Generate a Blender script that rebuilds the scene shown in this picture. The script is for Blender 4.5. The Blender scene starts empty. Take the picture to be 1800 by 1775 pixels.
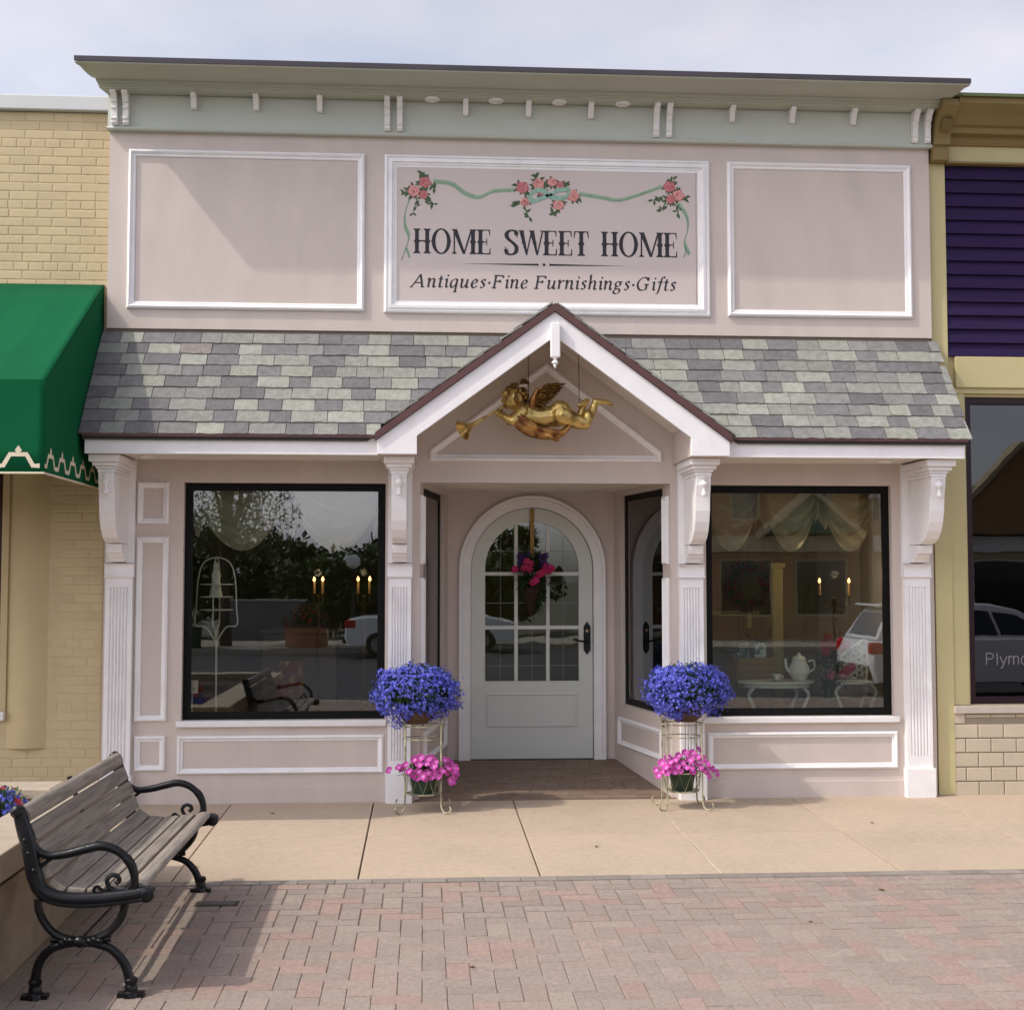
import bpy, bmesh, math, random
from mathutils import Vector, Matrix
RNG = random.Random(7)
rad = math.radians
sc = bpy.context.scene
C = sc.collection

# ------------------------------------------------------------------ camera
cam_d = bpy.data.cameras.new('camera'); cam = bpy.data.objects.new('camera', cam_d); C.objects.link(cam)
cam_d.sensor_fit = 'HORIZONTAL'; cam_d.sensor_width = 36.0; cam_d.lens = 46.45
cam_d.clip_start = 0.05; cam_d.clip_end = 3000
cam.location = (0, -9.733, 1.60)
cam.rotation_euler = (rad(90 + 3.262), 0, rad(-3.812))
sc.camera = cam

# ------------------------------------------------------------------ sky and sun
SUN = Vector((1.14, 0.45, -1.30)).normalized()          # the way the light travels
elev = math.asin(-SUN.z); azim = math.atan2(-SUN.x, -SUN.y)
world = bpy.data.worlds.new('World'); sc.world = world; world.use_nodes = True
wn, wl = world.node_tree.nodes, world.node_tree.links
wn.clear()
wo = wn.new('ShaderNodeOutputWorld'); bg = wn.new('ShaderNodeBackground')
sky = wn.new('ShaderNodeTexSky'); sky.sky_type = 'NISHITA'; sky.sun_disc = False
sky.sun_elevation = elev; sky.sun_rotation = azim
sky.air_density = 1.0; sky.dust_density = 2.2; sky.ozone_density = 1.0
tc = wn.new('ShaderNodeTexCoord'); mp = wn.new('ShaderNodeMapping'); mp.inputs['Scale'].default_value = (1.0, 1.0, 2.2)
mp.inputs['Location'].default_value = (0.9, 0.4, 0.55)
cn = wn.new('ShaderNodeTexNoise'); cn.inputs['Scale'].default_value = 2.1; cn.inputs['Detail'].default_value = 7; cn.inputs['Roughness'].default_value = 0.52
cr = wn.new('ShaderNodeMapRange'); cr.inputs['From Min'].default_value = 0.33; cr.inputs['From Max'].default_value = 0.66
cr.inputs['To Min'].default_value = 0.25; cr.inputs['To Max'].default_value = 0.95
cm = wn.new('ShaderNodeMix'); cm.data_type = 'RGBA'
bw = wn.new('ShaderNodeRGBToBW'); ct = wn.new('ShaderNodeVectorMath'); ct.operation = 'MULTIPLY'; ct.inputs[1].default_value = (2.10, 2.04, 2.22)   # sunlit thin cloud
wl.new(sky.outputs[0], bw.inputs[0]); wl.new(bw.outputs[0], ct.inputs[0]); wl.new(ct.outputs[0], cm.inputs[7])
wl.new(tc.outputs['Generated'], mp.inputs['Vector']); wl.new(mp.outputs[0], cn.inputs['Vector']); wl.new(cn.outputs['Fac'], cr.inputs['Value'])
wl.new(cr.outputs[0], cm.inputs[0]); wl.new(sky.outputs[0], cm.inputs[6]); wl.new(cm.outputs[2], bg.inputs['Color'])
bg.inputs['Strength'].default_value = 0.15
wl.new(bg.outputs[0], wo.inputs['Surface'])
sl = bpy.data.lights.new('sun', 'SUN'); sl.energy = 2.0; sl.angle = rad(0.9); sl.color = (1.0, 0.93, 0.81)
so = bpy.data.objects.new('sun', sl); C.objects.link(so); so.location = (-12, -8, 14)
so.rotation_euler = SUN.to_track_quat('-Z', 'Y').to_euler()
vs = sc.view_settings; vs.view_transform = 'Standard'; vs.look = 'None'; vs.gamma = 1.0; vs.exposure = 0.34; vs.use_curve_mapping = False
sc.render.engine = 'CYCLES'
cy = sc.cycles; cy.use_denoising = True; cy.max_bounces = 7; cy.diffuse_bounces = 5; cy.glossy_bounces = 4
cy.transparent_max_bounces = 12; cy.sample_clamp_indirect = 6.0

# ------------------------------------------------------------------ materials
def srgb(r, g, b):
    f = lambda c: (c/255/12.92) if c/255 <= 0.04045 else ((c/255+0.055)/1.055)**2.4
    return (f(r), f(g), f(b))
def mat(name, col, rough=0.6, var=0.10, vsc=5.0, bump=0.0, bsc=80.0, metal=0.0, objcol=False, col2=None, mixsc=8.0,
        lo=0.45, hi=0.6, stretch=None, spec=0.4, rand=0.0, sheen=0.0, island=False, trans=0.0):
    m = bpy.data.materials.new(name); m.use_nodes = True
    n, l = m.node_tree.nodes, m.node_tree.links
    b = n['Principled BSDF']
    geo = n.new('ShaderNodeNewGeometry'); vec = geo.outputs['Position']
    if stretch:
        mpn = n.new('ShaderNodeMapping'); mpn.inputs['Scale'].default_value = stretch
        l.new(vec, mpn.inputs['Vector']); vec = mpn.outputs[0]
    nz = n.new('ShaderNodeTexNoise'); nz.inputs['Scale'].default_value = vsc; nz.inputs['Detail'].default_value = 8; nz.inputs['Roughness'].default_value = 0.62
    l.new(vec, nz.inputs['Vector'])
    base = n.new('ShaderNodeRGB'); base.outputs[0].default_value = (*col, 1); cs = base.outputs[0]
    if objcol:
        oi = n.new('ShaderNodeObjectInfo'); cs = oi.outputs['Color']
    if col2 is not None:
        nm = n.new('ShaderNodeTexNoise'); nm.inputs['Scale'].default_value = mixsc; nm.inputs['Detail'].default_value = 6
        l.new(vec, nm.inputs['Vector'])
        mr = n.new('ShaderNodeMapRange'); mr.inputs['From Min'].default_value = lo; mr.inputs['From Max'].default_value = hi
        l.new(nm.outputs['Fac'], mr.inputs['Value'])
        mx = n.new('ShaderNodeMix'); mx.data_type = 'RGBA'; l.new(mr.outputs[0], mx.inputs[0])
        l.new(cs, mx.inputs[6]); mx.inputs[7].default_value = (*col2, 1); cs = mx.outputs[2]
    hs = n.new('ShaderNodeHueSaturation'); l.new(cs, hs.inputs['Color'])
    r2 = n.new('ShaderNodeMapRange'); r2.inputs['From Min'].default_value = 0.25; r2.inputs['From Max'].default_value = 0.75
    r2.inputs['To Min'].default_value = 1-var; r2.inputs['To Max'].default_value = 1+var
    l.new(nz.outputs['Fac'], r2.inputs['Value']); val = r2.outputs[0]
    if rand or island:
        src = n.new('ShaderNodeObjectInfo').outputs['Random'] if not island else geo.outputs['Random Per Island']
        r3 = n.new('ShaderNodeMapRange'); r3.inputs['To Min'].default_value = 1-rand; r3.inputs['To Max'].default_value = 1+rand
        l.new(src, r3.inputs['Value']); mu = n.new('ShaderNodeMath'); mu.operation = 'MULTIPLY'
        l.new(val, mu.inputs[0]); l.new(r3.outputs[0], mu.inputs[1]); val = mu.outputs[0]
    l.new(val, hs.inputs['Value']); l.new(hs.outputs[0], b.inputs['Base Color'])
    b.inputs['Roughness'].default_value = rough; b.inputs['Metallic'].default_value = metal
    b.inputs['Specular IOR Level'].default_value = spec
    if sheen: b.inputs['Sheen Weight'].default_value = sheen
    if trans:
        tr = n.new('ShaderNodeBsdfTranslucent'); l.new(hs.outputs[0], tr.inputs['Color'])
        ms = n.new('ShaderNodeMixShader'); ms.inputs[0].default_value = trans
        l.new(b.outputs[0], ms.inputs[1]); l.new(tr.outputs[0], ms.inputs[2]); l.new(ms.outputs[0], n['Material Output'].inputs['Surface'])
    if bump:
        nb = n.new('ShaderNodeTexNoise'); nb.inputs['Scale'].default_value = bsc; nb.inputs['Detail'].default_value = 5
        l.new(vec, nb.inputs['Vector'])
        bp = n.new('ShaderNodeBump'); bp.inputs['Strength'].default_value = bump; bp.inputs['Distance'].default_value = 0.01
        l.new(nb.outputs['Fac'], bp.inputs['Height']); l.new(bp.outputs[0], b.inputs['Normal'])
    return m
def glass(name, tint, refl, wav=0.0):
    m = bpy.data.materials.new(name); m.use_nodes = True
    n, l = m.node_tree.nodes, m.node_tree.links; n.remove(n['Principled BSDF'])
    tr = n.new('ShaderNodeBsdfTransparent'); tr.inputs[0].default_value = (*tint, 1)
    gl = n.new('ShaderNodeBsdfGlossy'); gl.inputs['Roughness'].default_value = 0.0; gl.inputs[0].default_value = (0.95, 0.96, 1.0, 1)
    fr = n.new('ShaderNodeFresnel'); fr.inputs[0].default_value = 1.5
    ad = n.new('ShaderNodeMath'); ad.operation = 'ADD'; ad.inputs[1].default_value = refl; ad.use_clamp = True
    mx = n.new('ShaderNodeMixShader')
    l.new(fr.outputs[0], ad.inputs[0]); l.new(ad.outputs[0], mx.inputs[0]); l.new(tr.outputs[0], mx.inputs[1]); l.new(gl.outputs[0], mx.inputs[2])
    l.new(mx.outputs[0], n['Material Output'].inputs['Surface'])
    if wav:
        g = n.new('ShaderNodeNewGeometry'); nb = n.new('ShaderNodeTexNoise'); nb.inputs['Scale'].default_value = 3.0
        bp = n.new('ShaderNodeBump'); bp.inputs['Strength'].default_value = wav; bp.inputs['Distance'].default_value = 0.02
        l.new(g.outputs['Position'], nb.inputs['Vector']); l.new(nb.outputs['Fac'], bp.inputs['Height'])
        l.new(bp.outputs[0], gl.inputs['Normal'])
    return m
def emit(name, col, s):
    m = bpy.data.materials.new(name); m.use_nodes = True; n = m.node_tree.nodes
    b = n['Principled BSDF']; b.inputs['Emission Color'].default_value = (*col, 1); b.inputs['Emission Strength'].default_value = s
    b.inputs['Base Color'].default_value = (*col, 1); return m

WALL = mat('wall_paint', (0.595, 0.513, 0.462), 0.6, 0.06, 5, 0.10, 90, stretch=(1, 1, .35), col2=(0.545, 0.472, 0.425), mixsc=2.6, lo=0.5, hi=0.78)
WHITE = mat('white_trim_paint', (0.81, 0.79, 0.775), 0.42, 0.05, 6, 0.05, 90, col2=(0.73, 0.71, 0.69), mixsc=5, lo=0.55, hi=0.8)
WHITE2 = mat('white_gloss_trim', (0.85, 0.83, 0.825), 0.4, 0.05, 7, 0.03, 70, stretch=(1, 1, .7), col2=(0.76, 0.745, 0.73), mixsc=6, lo=0.55, hi=0.8)
SOFF = mat('bounce_cream_soffit', (0.70, 0.645, 0.565), 0.55, 0.05, 4, 0.04, 90)  # cream lightened to stand in for light bounced up from the ground
SAGE = mat('sage_cornice_paint', (0.52, 0.55, 0.49), 0.55, 0.05, 2, 0.03, 120)
DOORP = mat('pale_sage_door_paint', (0.63, 0.65, 0.60), 0.42, 0.03, 3)
BROWN = mat('brown_drip_metal', (0.105, 0.048, 0.045), 0.45, 0.15, 4)
SLATE = mat('slate', (0.3, 0.3, 0.3), 0.75, 0.24, 20, 0.6, 45, objcol=True)
DECK = mat('roof_felt', (0.05, 0.05, 0.05), 0.9)
BLACKF = mat('black_window_frame', (0.006, 0.006, 0.005), 0.55, 0.2, spec=0.15)
GLASS = glass('shop_glass', (0.88, 0.91, 0.87), 0.062, 0.010)
GLASSD = glass('door_glass', (0.70, 0.75, 0.66), 0.07, 0.035)
GLASSN = glass('dark_glass', (0.16, 0.16, 0.15), 0.055, 0.012)
IRON = mat('black_cast_iron', (0.006, 0.006, 0.007), 0.30, 0.3, 20, 0.12, 60, spec=0.35)
WOOD = mat('weathered_grey_wood', (0.285, 0.245, 0.205), 0.8, 0.18, 9, 0.22, 30, stretch=(14, 0.9, 14), col2=(0.20, 0.172, 0.146), mixsc=3, rand=0.10)
TAN = mat('tan_painted_brick', (0.545, 0.435, 0.255), 0.6, 0.07, 4, 0.15, 55, rand=0.04)
TANM = mat('tan_painted_mortar', (0.535, 0.425, 0.25), 0.7, 0.07, 4, 0.25, 60)
TANP = mat('tan_painted_plaster', (0.53, 0.42, 0.235), 0.6, 0.08, 3, 0.05, 60)
CREAM = mat('cream_yellow_paint', (0.52, 0.45, 0.235), 0.55, 0.06, 2, 0.03, 90)
CREAMD = mat('ochre_cornice_paint', (0.23, 0.165, 0.06), 0.55, 0.08, 2)
PURPLE = mat('dark_purple_siding', (0.024, 0.012, 0.052), 0.6, 0.15, 3, stretch=(1, 8, 8), spec=0.15)
BLOCK = mat('pale_painted_block', (0.52, 0.44, 0.33), 0.65, 0.07, 5, 0.2, 50, rand=0.05)
BLOCKM = mat('block_mortar', (0.30, 0.25, 0.19), 0.8)
STONE = mat('window_sill_stone', (0.48, 0.42, 0.36), 0.7, 0.1, 8, 0.1)
GREEN = mat('green_awning_canvas', (0.004, 0.098, 0.038), 0.9, 0.08, 2.5, 0.10, 260, spec=0.1)
CREAMT = mat('cream_awning_trim', (0.68, 0.60, 0.44), 0.7)
CONC = mat('sidewalk_concrete', (0.475, 0.372, 0.276), 0.85, 0.11, 24.0, 0.30, 150, col2=(0.425, 0.338, 0.252), mixsc=1.2, lo=0.42, hi=0.70, rand=0.035)
JOINT = mat('joint_filler', (0.15, 0.12, 0.09), 0.9)
SAND = mat('paver_joint_sand', (0.225, 0.178, 0.146), 0.95, 0.2, 30)
PAVER = mat('paver', (0.3, 0.25, 0.22), 0.9, 0.24, 48, 0.5, 170, objcol=True)
BORDER = mat('grey_border_paver', (0.255, 0.222, 0.19), 0.9, 0.15, 14, 0.3, 120, rand=0.12)
RECF = mat('recess_floor_tile', (0.205, 0.145, 0.105), 0.8, 0.15, 6, 0.25, 90)
PLANTC = mat('planter_concrete', (0.34, 0.265, 0.185), 0.9, 0.2, 4, 0.35, 60, col2=(0.24, 0.19, 0.13), mixsc=3)
PCAP = mat('planter_cap_concrete', (0.40, 0.335, 0.255), 0.88, 0.15, 6, 0.3, 70)
SOIL = mat('soil', (0.05, 0.033, 0.022), 0.95, 0.3, 20, 0.6, 40)
GOLD = mat('antique_gold', (0.60, 0.43, 0.15), 0.36, 0.22, 16, 0.08, 40, metal=0.88, col2=(0.20, 0.105, 0.035), mixsc=13, lo=0.52, hi=0.68)
BRONZE = mat('dark_bronze_gold', (0.15, 0.085, 0.028), 0.42, 0.35, 40, 0.2, 60, metal=0.8, col2=(0.40, 0.25, 0.07), mixsc=36, lo=0.5, hi=0.7)
RUST = mat('red_gold_drapery', (0.42, 0.22, 0.07), 0.36, 0.25, 20, 0.1, 40, metal=0.85, col2=(0.16, 0.06, 0.025), mixsc=14, lo=0.42, hi=0.6)
WIRE = mat('cream_wire', (0.42, 0.40, 0.26), 0.45, 0.25, 30, 0.1, 60, col2=(0.20, 0.19, 0.12), mixsc=18)
CHAIN = mat('dark_wire', (0.03, 0.025, 0.02), 0.5)
BLUE = mat('blue_lobelia_petal', (0.125, 0.145, 0.62), 0.6, 0.25, 9, trans=0.25, island=True, rand=0.45)
PINK = mat('pink_petunia_petal', (0.60, 0.085, 0.42), 0.55, 0.12, 40, trans=0.25, rand=0.18)
PINKC = mat('pale_petunia_throat', (0.66, 0.25, 0.52), 0.6)
MAG = mat('magenta_blossom', (0.45, 0.015, 0.10), 0.55, 0.2, 40, trans=0.15, rand=0.2)
RED = mat('red_blossom', (0.50, 0.02, 0.02), 0.55, 0.2, 40, trans=0.15, rand=0.2)
LEAF = mat('flower_leaf', (0.045, 0.10, 0.022), 0.55, 0.3, 20, trans=0.25, island=True, rand=0.4)
LEAFT = mat('tree_leaf', (0.040, 0.072, 0.018), 0.55, 0.3, 0.8, trans=0.30, island=True, rand=0.45)
LEAFT2 = mat('light_tree_leaf', (0.10, 0.115, 0.035), 0.55, 0.3, 0.8, trans=0.35, island=True, rand=0.45)
BARK = mat('bark', (0.07, 0.05, 0.035), 0.9, 0.3, 6, 0.6, 20)
POTG = mat('dark_green_pot', (0.018, 0.04, 0.022), 0.45)
COIR = mat('coir_liner', (0.09, 0.05, 0.028), 0.95, 0.3, 40, 0.6, 80)
INK = mat('dark_sign_paint', (0.022, 0.020, 0.026), 0.5, 0.2, 30)
SIGNB = mat('sign_board_paint', (0.585, 0.50, 0.468), 0.5, 0.04, 2)
RIBB = mat('painted_green_ribbon', (0.29, 0.40, 0.275), 0.55, 0.22, 18)
RIBD = mat('painted_dark_ribbon', (0.20, 0.31, 0.215), 0.55, 0.2, 30)
ROSE = [mat('painted_rose_%s' % k, c_, 0.55, 0.25, 60) for k, c_ in (('deep', (0.40, 0.115, 0.12)), ('mid', (0.56, 0.20, 0.19)), ('pale', (0.66, 0.34, 0.29)))]
ROSEL = mat('painted_rose_leaf', (0.055, 0.10, 0.04), 0.55, 0.35, 60)
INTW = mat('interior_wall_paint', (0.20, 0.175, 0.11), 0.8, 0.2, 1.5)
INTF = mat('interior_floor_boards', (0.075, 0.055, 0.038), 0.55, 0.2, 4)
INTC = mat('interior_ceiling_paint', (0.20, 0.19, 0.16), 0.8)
CURT = mat('cream_valance_silk', (0.50, 0.47, 0.38), 0.5, 0.1, 6, trans=0.25)
CURTP = mat('peach_valance_silk', (0.50, 0.40, 0.25), 0.5, 0.12, 6, trans=0.25)
ENAM = mat('white_enamel', (0.80, 0.80, 0.74), 0.35, 0.06, 8)
CANDLE = mat('ivory_candle', (0.22, 0.13, 0.05), 0.6)
FLAME = emit('candle_flame', (1.0, 0.45, 0.13), 7)
ASPH = mat('asphalt', (0.055, 0.055, 0.06), 0.9, 0.25, 1.2, 0.3, 90)
EARTH = mat('earth_ground', (0.10, 0.095, 0.07), 0.95, 0.25, 0.3)
KERB = mat('kerb_concrete', (0.34, 0.31, 0.26), 0.9, 0.15, 3)
FARB = [mat('far_wall_%s' % k, c_, 0.85, 0.12, 2, 0.1, 30) for k, c_ in (('orange', (0.34, 0.20, 0.10)), ('grey', (0.33, 0.33, 0.33)), ('brick', (0.23, 0.10, 0.07)), ('cream', (0.5, 0.43, 0.28)))]
FGREEN = mat('green_shingle_siding', (0.06, 0.15, 0.11), 0.8, 0.15, 3)
CARP = mat('white_car_paint', (0.74, 0.75, 0.78), 0.22, 0.02, 2, spec=0.6)
CARG = mat('car_glass', (0.012, 0.014, 0.016), 0.06, 0.1, 3, spec=0.7)
TYRE = mat('tyre_rubber', (0.015, 0.015, 0.015), 0.85)
RIM = mat('alloy_rim', (0.45, 0.45, 0.47), 0.3, metal=0.9)
TAILL = mat('red_tail_lamp', (0.45, 0.008, 0.012), 0.15)
BLKPL = mat('black_plastic', (0.02, 0.02, 0.02), 0.5)
TEXTG = mat('grey_window_lettering', (0.17, 0.165, 0.17), 0.6)

# ------------------------------------------------------------------ mesh helpers
class MB:
    def __init__(s): s.v = []; s.f = []
    def add(s, vs_, fs): 
        o = len(s.v); s.v += [tuple(p) for p in vs_]; s.f += [tuple(i+o for i in q) for q in fs]; return s
    def box(s, x0, x1, y0, y1, z0, z1):
        return s.add([(x, y, z) for x in (x0, x1) for y in (y0, y1) for z in (z0, z1)],
                     [(0,1,3,2), (4,6,7,5), (0,4,5,1), (2,3,7,6), (0,2,6,4), (1,5,7,3)])
    def prism(s, poly, a0, a1, axis='y'):
        n = len(poly)
        def P(p, a): return {'x': (a, p[0], p[1]), 'y': (p[0], a, p[1]), 'z': (p[0], p[1], a)}[axis]
        return s.add([P(p, a0) for p in poly] + [P(p, a1) for p in poly],
                     [tuple(range(n))[::-1], tuple(range(n, 2*n))] + [(i, (i+1) % n, (i+1) % n+n, i+n) for i in range(n)])
    def loft(s, rings, caps=True, closed=False):
        n = len(rings[0]); o = len(s.v); k = len(rings)
        for r in rings: s.v += [tuple(p) for p in r]
        for j in range(k if closed else k-1):
            a, b = o+j*n, o+((j+1) % k)*n
            for i in range(n): s.f.append((a+i, a+(i+1) % n, b+(i+1) % n, b+i))
        if caps and not closed: s.f.append(tuple(range(o, o+n))[::-1]); s.f.append(tuple(range(o+(k-1)*n, o+k*n)))
        return s
    def tube(s, pts, r, n=8, flat=1.0, up=None):
        pts = [Vector(p) for p in pts]; k = len(pts)
        rs = r if isinstance(r, (list, tuple)) else [r]*k
        rings = []; nrm = None
        for i, p in enumerate(pts):
            t = (pts[min(i+1, k-1)]-pts[max(i-1, 0)]).normalized()
            if nrm is None:
                nrm = Vector(up) if up else (Vector((0, 0, 1)) if abs(t.z) < 0.9 else Vector((1, 0, 0)))
            nrm = (nrm-t*nrm.dot(t)).normalized(); bn = t.cross(nrm)
            rings.append([p+(nrm*math.cos(a)+bn*math.sin(a)*flat)*rs[i] for a in [2*math.pi*j/n for j in range(n)]])
        return s.loft(rings)
    def lathe(s, prof, c, n=14, axis=(0, 0, 1)):
        q = Vector((0, 0, 1)).rotation_difference(Vector(axis)); c = Vector(c); rings = []
        for r, z in prof: rings.append([c+q @ Vector((max(r, 1e-4)*math.cos(2*math.pi*j/n), max(r, 1e-4)*math.sin(2*math.pi*j/n), z)) for j in range(n)])
        return s.loft(rings)
    def ball(s, c, r, n=10, rot=None):
        r = (r, r, r) if not isinstance(r, (tuple, list)) else r; rings = []; c = Vector(c)
        for i in range(n+1):
            a = math.pi*(0.02+0.96*i/n)
            ring = [Vector((r[0]*math.sin(a)*math.cos(b), r[1]*math.sin(a)*math.sin(b), -r[2]*math.cos(a))) for b in [2*math.pi*j/(n+2) for j in range(n+2)]]
            rings.append([c+(rot @ p if rot else p) for p in ring])
        return s.loft(rings)
    def xf(s, M): s.v = [tuple(M @ Vector(p)) for p in s.v]; return s
def inset(poly, d):
    n = len(poly); out = []; ar = sum(poly[i][0]*poly[(i+1) % n][1]-poly[(i+1) % n][0]*poly[i][1] for i in range(n)); sg = 1 if ar > 0 else -1
    for i in range(n):
        p0, p1, p2 = Vector(poly[i-1]), Vector(poly[i]), Vector(poly[(i+1) % n])
        a = (p1-p0).normalized(); b = (p2-p1).normalized()
        na, nb = Vector((-a.y, a.x))*sg, Vector((-b.y, b.x))*sg
        m = na+nb; out.append(tuple(p1+m*(d*2/m.length_squared)))
    return out
def frame(poly, prof, y, s=None):
    """moulding that follows a polygon in the XZ plane; prof = (inset, stand-off towards the street)"""
    mb = s or MB(); rings = [[(p[0], y-h, p[1]) for p in inset(poly, d)] for d, h in prof]
    rings.append([(p[0], y+0.004, p[1]) for p in inset(poly, prof[-1][0])]); rings.insert(0, [(p[0], y+0.004, p[1]) for p in poly])
    return mb.loft(rings, closed=True)
def rect(x0, x1, z0, z1): return [(x0, z0), (x1, z0), (x1, z1), (x0, z1)]
MOULD = [(0, .012), (.006, .022), (.014, .026), (.022, .020), (.028, .011), (.036, .011), (.042, .006)]
WORLD = {}
def obj(name, mb, m, parent=None, smooth=False, bevel=0.0, ang=35, sub=0, seg=2):
    me = bpy.data.meshes.new(name); me.from_pydata(mb.v, [], mb.f)
    bm = bmesh.new(); bm.from_mesh(me); bmesh.ops.recalc_face_normals(bm, faces=bm.faces); bm.to_mesh(me); bm.free()
    me.materials.append(m); o = bpy.data.objects.new(name, me); C.objects.link(o)
    if smooth: me.shade_smooth(); me.set_sharp_from_angle(angle=rad(ang))
    if bevel:
        b = o.modifiers.new('bevel', 'BEVEL'); b.width = bevel; b.segments = seg; b.limit_method = 'ANGLE'; b.angle_limit = rad(40)
    WORLD[o.name] = Matrix()
    if parent: par(o, parent)
    return o
def par(o, p):
    o.parent = p; o.matrix_parent_inverse = WORLD[p.name].inverted()
def thing(name, label, cat, loc=(0, 0, 0), group=None):
    o = bpy.data.objects.new(name, None); C.objects.link(o); o.location = loc; o.empty_display_size = 0.1
    WORLD[o.name] = Matrix.Translation(loc); tag(o, label, cat, group); return o
def tag(o, label, cat, group=None):
    o['label'] = label; o['category'] = cat
    if group: o['group'] = group
    return o
def struct(o): o['kind'] = 'structure'; return o
def stuff(o): o['kind'] = 'stuff'; return o
def inst(name, me, loc, parent, rot=None, scale=None, color=None):
    o = bpy.data.objects.new(name, me); C.objects.link(o); M = Matrix.Translation(loc)
    if rot is not None: M = M @ rot.to_4x4()
    if scale: M = M @ Matrix.Diagonal((*scale, 1))
    o.matrix_basis = M; WORLD[o.name] = M.copy()
    if color: o.color = (*color, 1)
    if parent: par(o, parent)
    return o
def mesh_only(name, mb, m, smooth=False):
    o = obj(name, mb, m, None, smooth); me = o.data; bpy.data.objects.remove(o); return me
def smoothpts(pts, k=6):
    P = [Vector(p) for p in pts]; P = [P[0]*2-P[1]]+P+[P[-1]*2-P[-2]]; out = []
    for i in range(1, len(P)-2):
        for j in range(k):
            t = j/k; a, b, c_, d = P[i-1], P[i], P[i+1], P[i+2]
            out.append(0.5*((2*b)+(c_-a)*t+(2*a-5*b+4*c_-d)*t*t+(3*b-a-3*c_+d)*t**3))
    out.append(P[-2]); return out
def remesh(o, vox, it=4, fac=0.5):
    r = o.modifiers.new('remesh', 'REMESH'); r.mode = 'VOXEL'; r.voxel_size = vox; r.use_smooth_shade = True
    s = o.modifiers.new('smooth', 'SMOOTH'); s.iterations = it; s.factor = fac
def gz(y): return 0.019*min(y, 0.0)

# ================================================================== THE SETTING
g = struct(obj('ground', MB().box(-900, 900, -900, 900, -0.9, -0.42), EARTH))
rd = struct(obj('road', MB().box(-120, 120, -25.0, -10.18, -0.60, -0.31), ASPH))
def sheet(x0, x1, y0, y1, t=0.1, top=0.0):
    return MB().add([(x, y, gz(y)+top-d) for x in (x0, x1) for y in (y0, y1) for d in (0, t)], [(0,1,3,2), (4,6,7,5), (0,4,5,1), (2,3,7,6), (0,2,6,4), (1,5,7,3)])
kb = struct(obj('kerb', sheet(-40, 40, -10.18, -10.0, 0.3, 0.002), KERB, bevel=0.015))
fk = struct(obj('far_pavement', MB().box(-80, 80, -29.5, -25.0, -0.5, -0.17), KERB))
sw = struct(obj('sidewalk', sheet(-14, 14, -2.29, 0.06, 0.12, -0.028), JOINT))
# concrete slabs, two rows with tooled joints
XJ = [-14, -8.5, -5.45, -4.43, -3.41, -2.39, -1.372, -0.356, 0.656, 1.675, 2.708, 3.735, 4.76, 5.78, 9.0, 14]
for i in range(len(XJ)-1):
    for (y0, y1, g0, g1) in ((-2.29, -1.235, 0, .0022), (-1.235, 0.055, .0022, 0)):
        x0, x1 = XJ[i]+0.0045, XJ[i+1]-0.0045
        y0_, y1_ = y0+g0, y1-g1
        mb = MB().add([(x, y, gz(y)-d) for x in (x0-(x0+x1)/2, x1-(x0+x1)/2) for y in (y0_, y1_) for d in (0, .03)],
                      [(0,1,3,2), (4,6,7,5), (0,4,5,1), (2,3,7,6), (0,2,6,4), (1,5,7,3)])
        me = mesh_only('concrete_slab', mb, CONC)
        o = inst('concrete_slab', me, ((x0+x1)/2, 0, RNG.uniform(-.0012, .0012)), sw)
        b = o.modifiers.new('bevel', 'BEVEL'); b.width = 0.004; b.segments = 2
# pale patched joint filler
XP = 1.675; pts = smoothpts([(XP+RNG.uniform(-.008, .008), y, gz(y)+0.0006) for y in [-.32-.22*i for i in range(10)]], 3)
pt = obj('joint_patch', MB().tube(pts, [RNG.uniform(.0015, .006) for _ in pts], 6, flat=1.0), mat('pale_joint_filler', (0.50, 0.415, 0.32), 0.9, 0.3, 40), sw)
# brick paving
bp_ = struct(obj('brick_paving', sheet(-14, 14, -10.0, -2.29, 0.12, -0.0055), SAND))
U = 0.1025; PAL = [(0.314, 0.252, 0.212), (0.302, 0.243, 0.204), (0.322, 0.248, 0.208), (0.336, 0.240, 0.200), (0.318, 0.258, 0.216), (0.293, 0.238, 0.200)]
def paver_mesh(lx, ly):
    w, d, h, b = lx/2-.0015, ly/2-.0015, 0.014, 0.0022
    return mesh_only('brick', MB().loft([[(-w, -d, -h), (w, -d, -h), (w, d, -h), (-w, d, -h)], [(-w, -d, -b), (w, -d, -b), (w, d, -b), (-w, d, -b)], [(-w+b, -d+b, 0), (w-b, -d+b, 0), (w-b, d-b, 0), (-w+b, d-b, 0)]]), PAVER)
BH, BV = paver_mesh(2*U, U), paver_mesh(U, 2*U)
tilt = Matrix.Rotation(math.atan(0.019), 3, 'X')
bricks = []; BS = paver_mesh(U, U)
for ix in range(-62, 74):
    if ix % 4 == 2: bricks.append((BS, (ix+.5)*U, -2.40-.5*U, U, U))
for iy in range(0, 76):
    for ix in range(-62, 74):
        k = (ix-iy) % 4
        if k == 0: bricks.append((BH, (ix+1)*U, -2.40-(iy+.5)*U, 2*U, U))
        elif k == 3: bricks.append((BV, (ix+.5)*U, -2.40-(iy+1)*U+0, U, 2*U))
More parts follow.
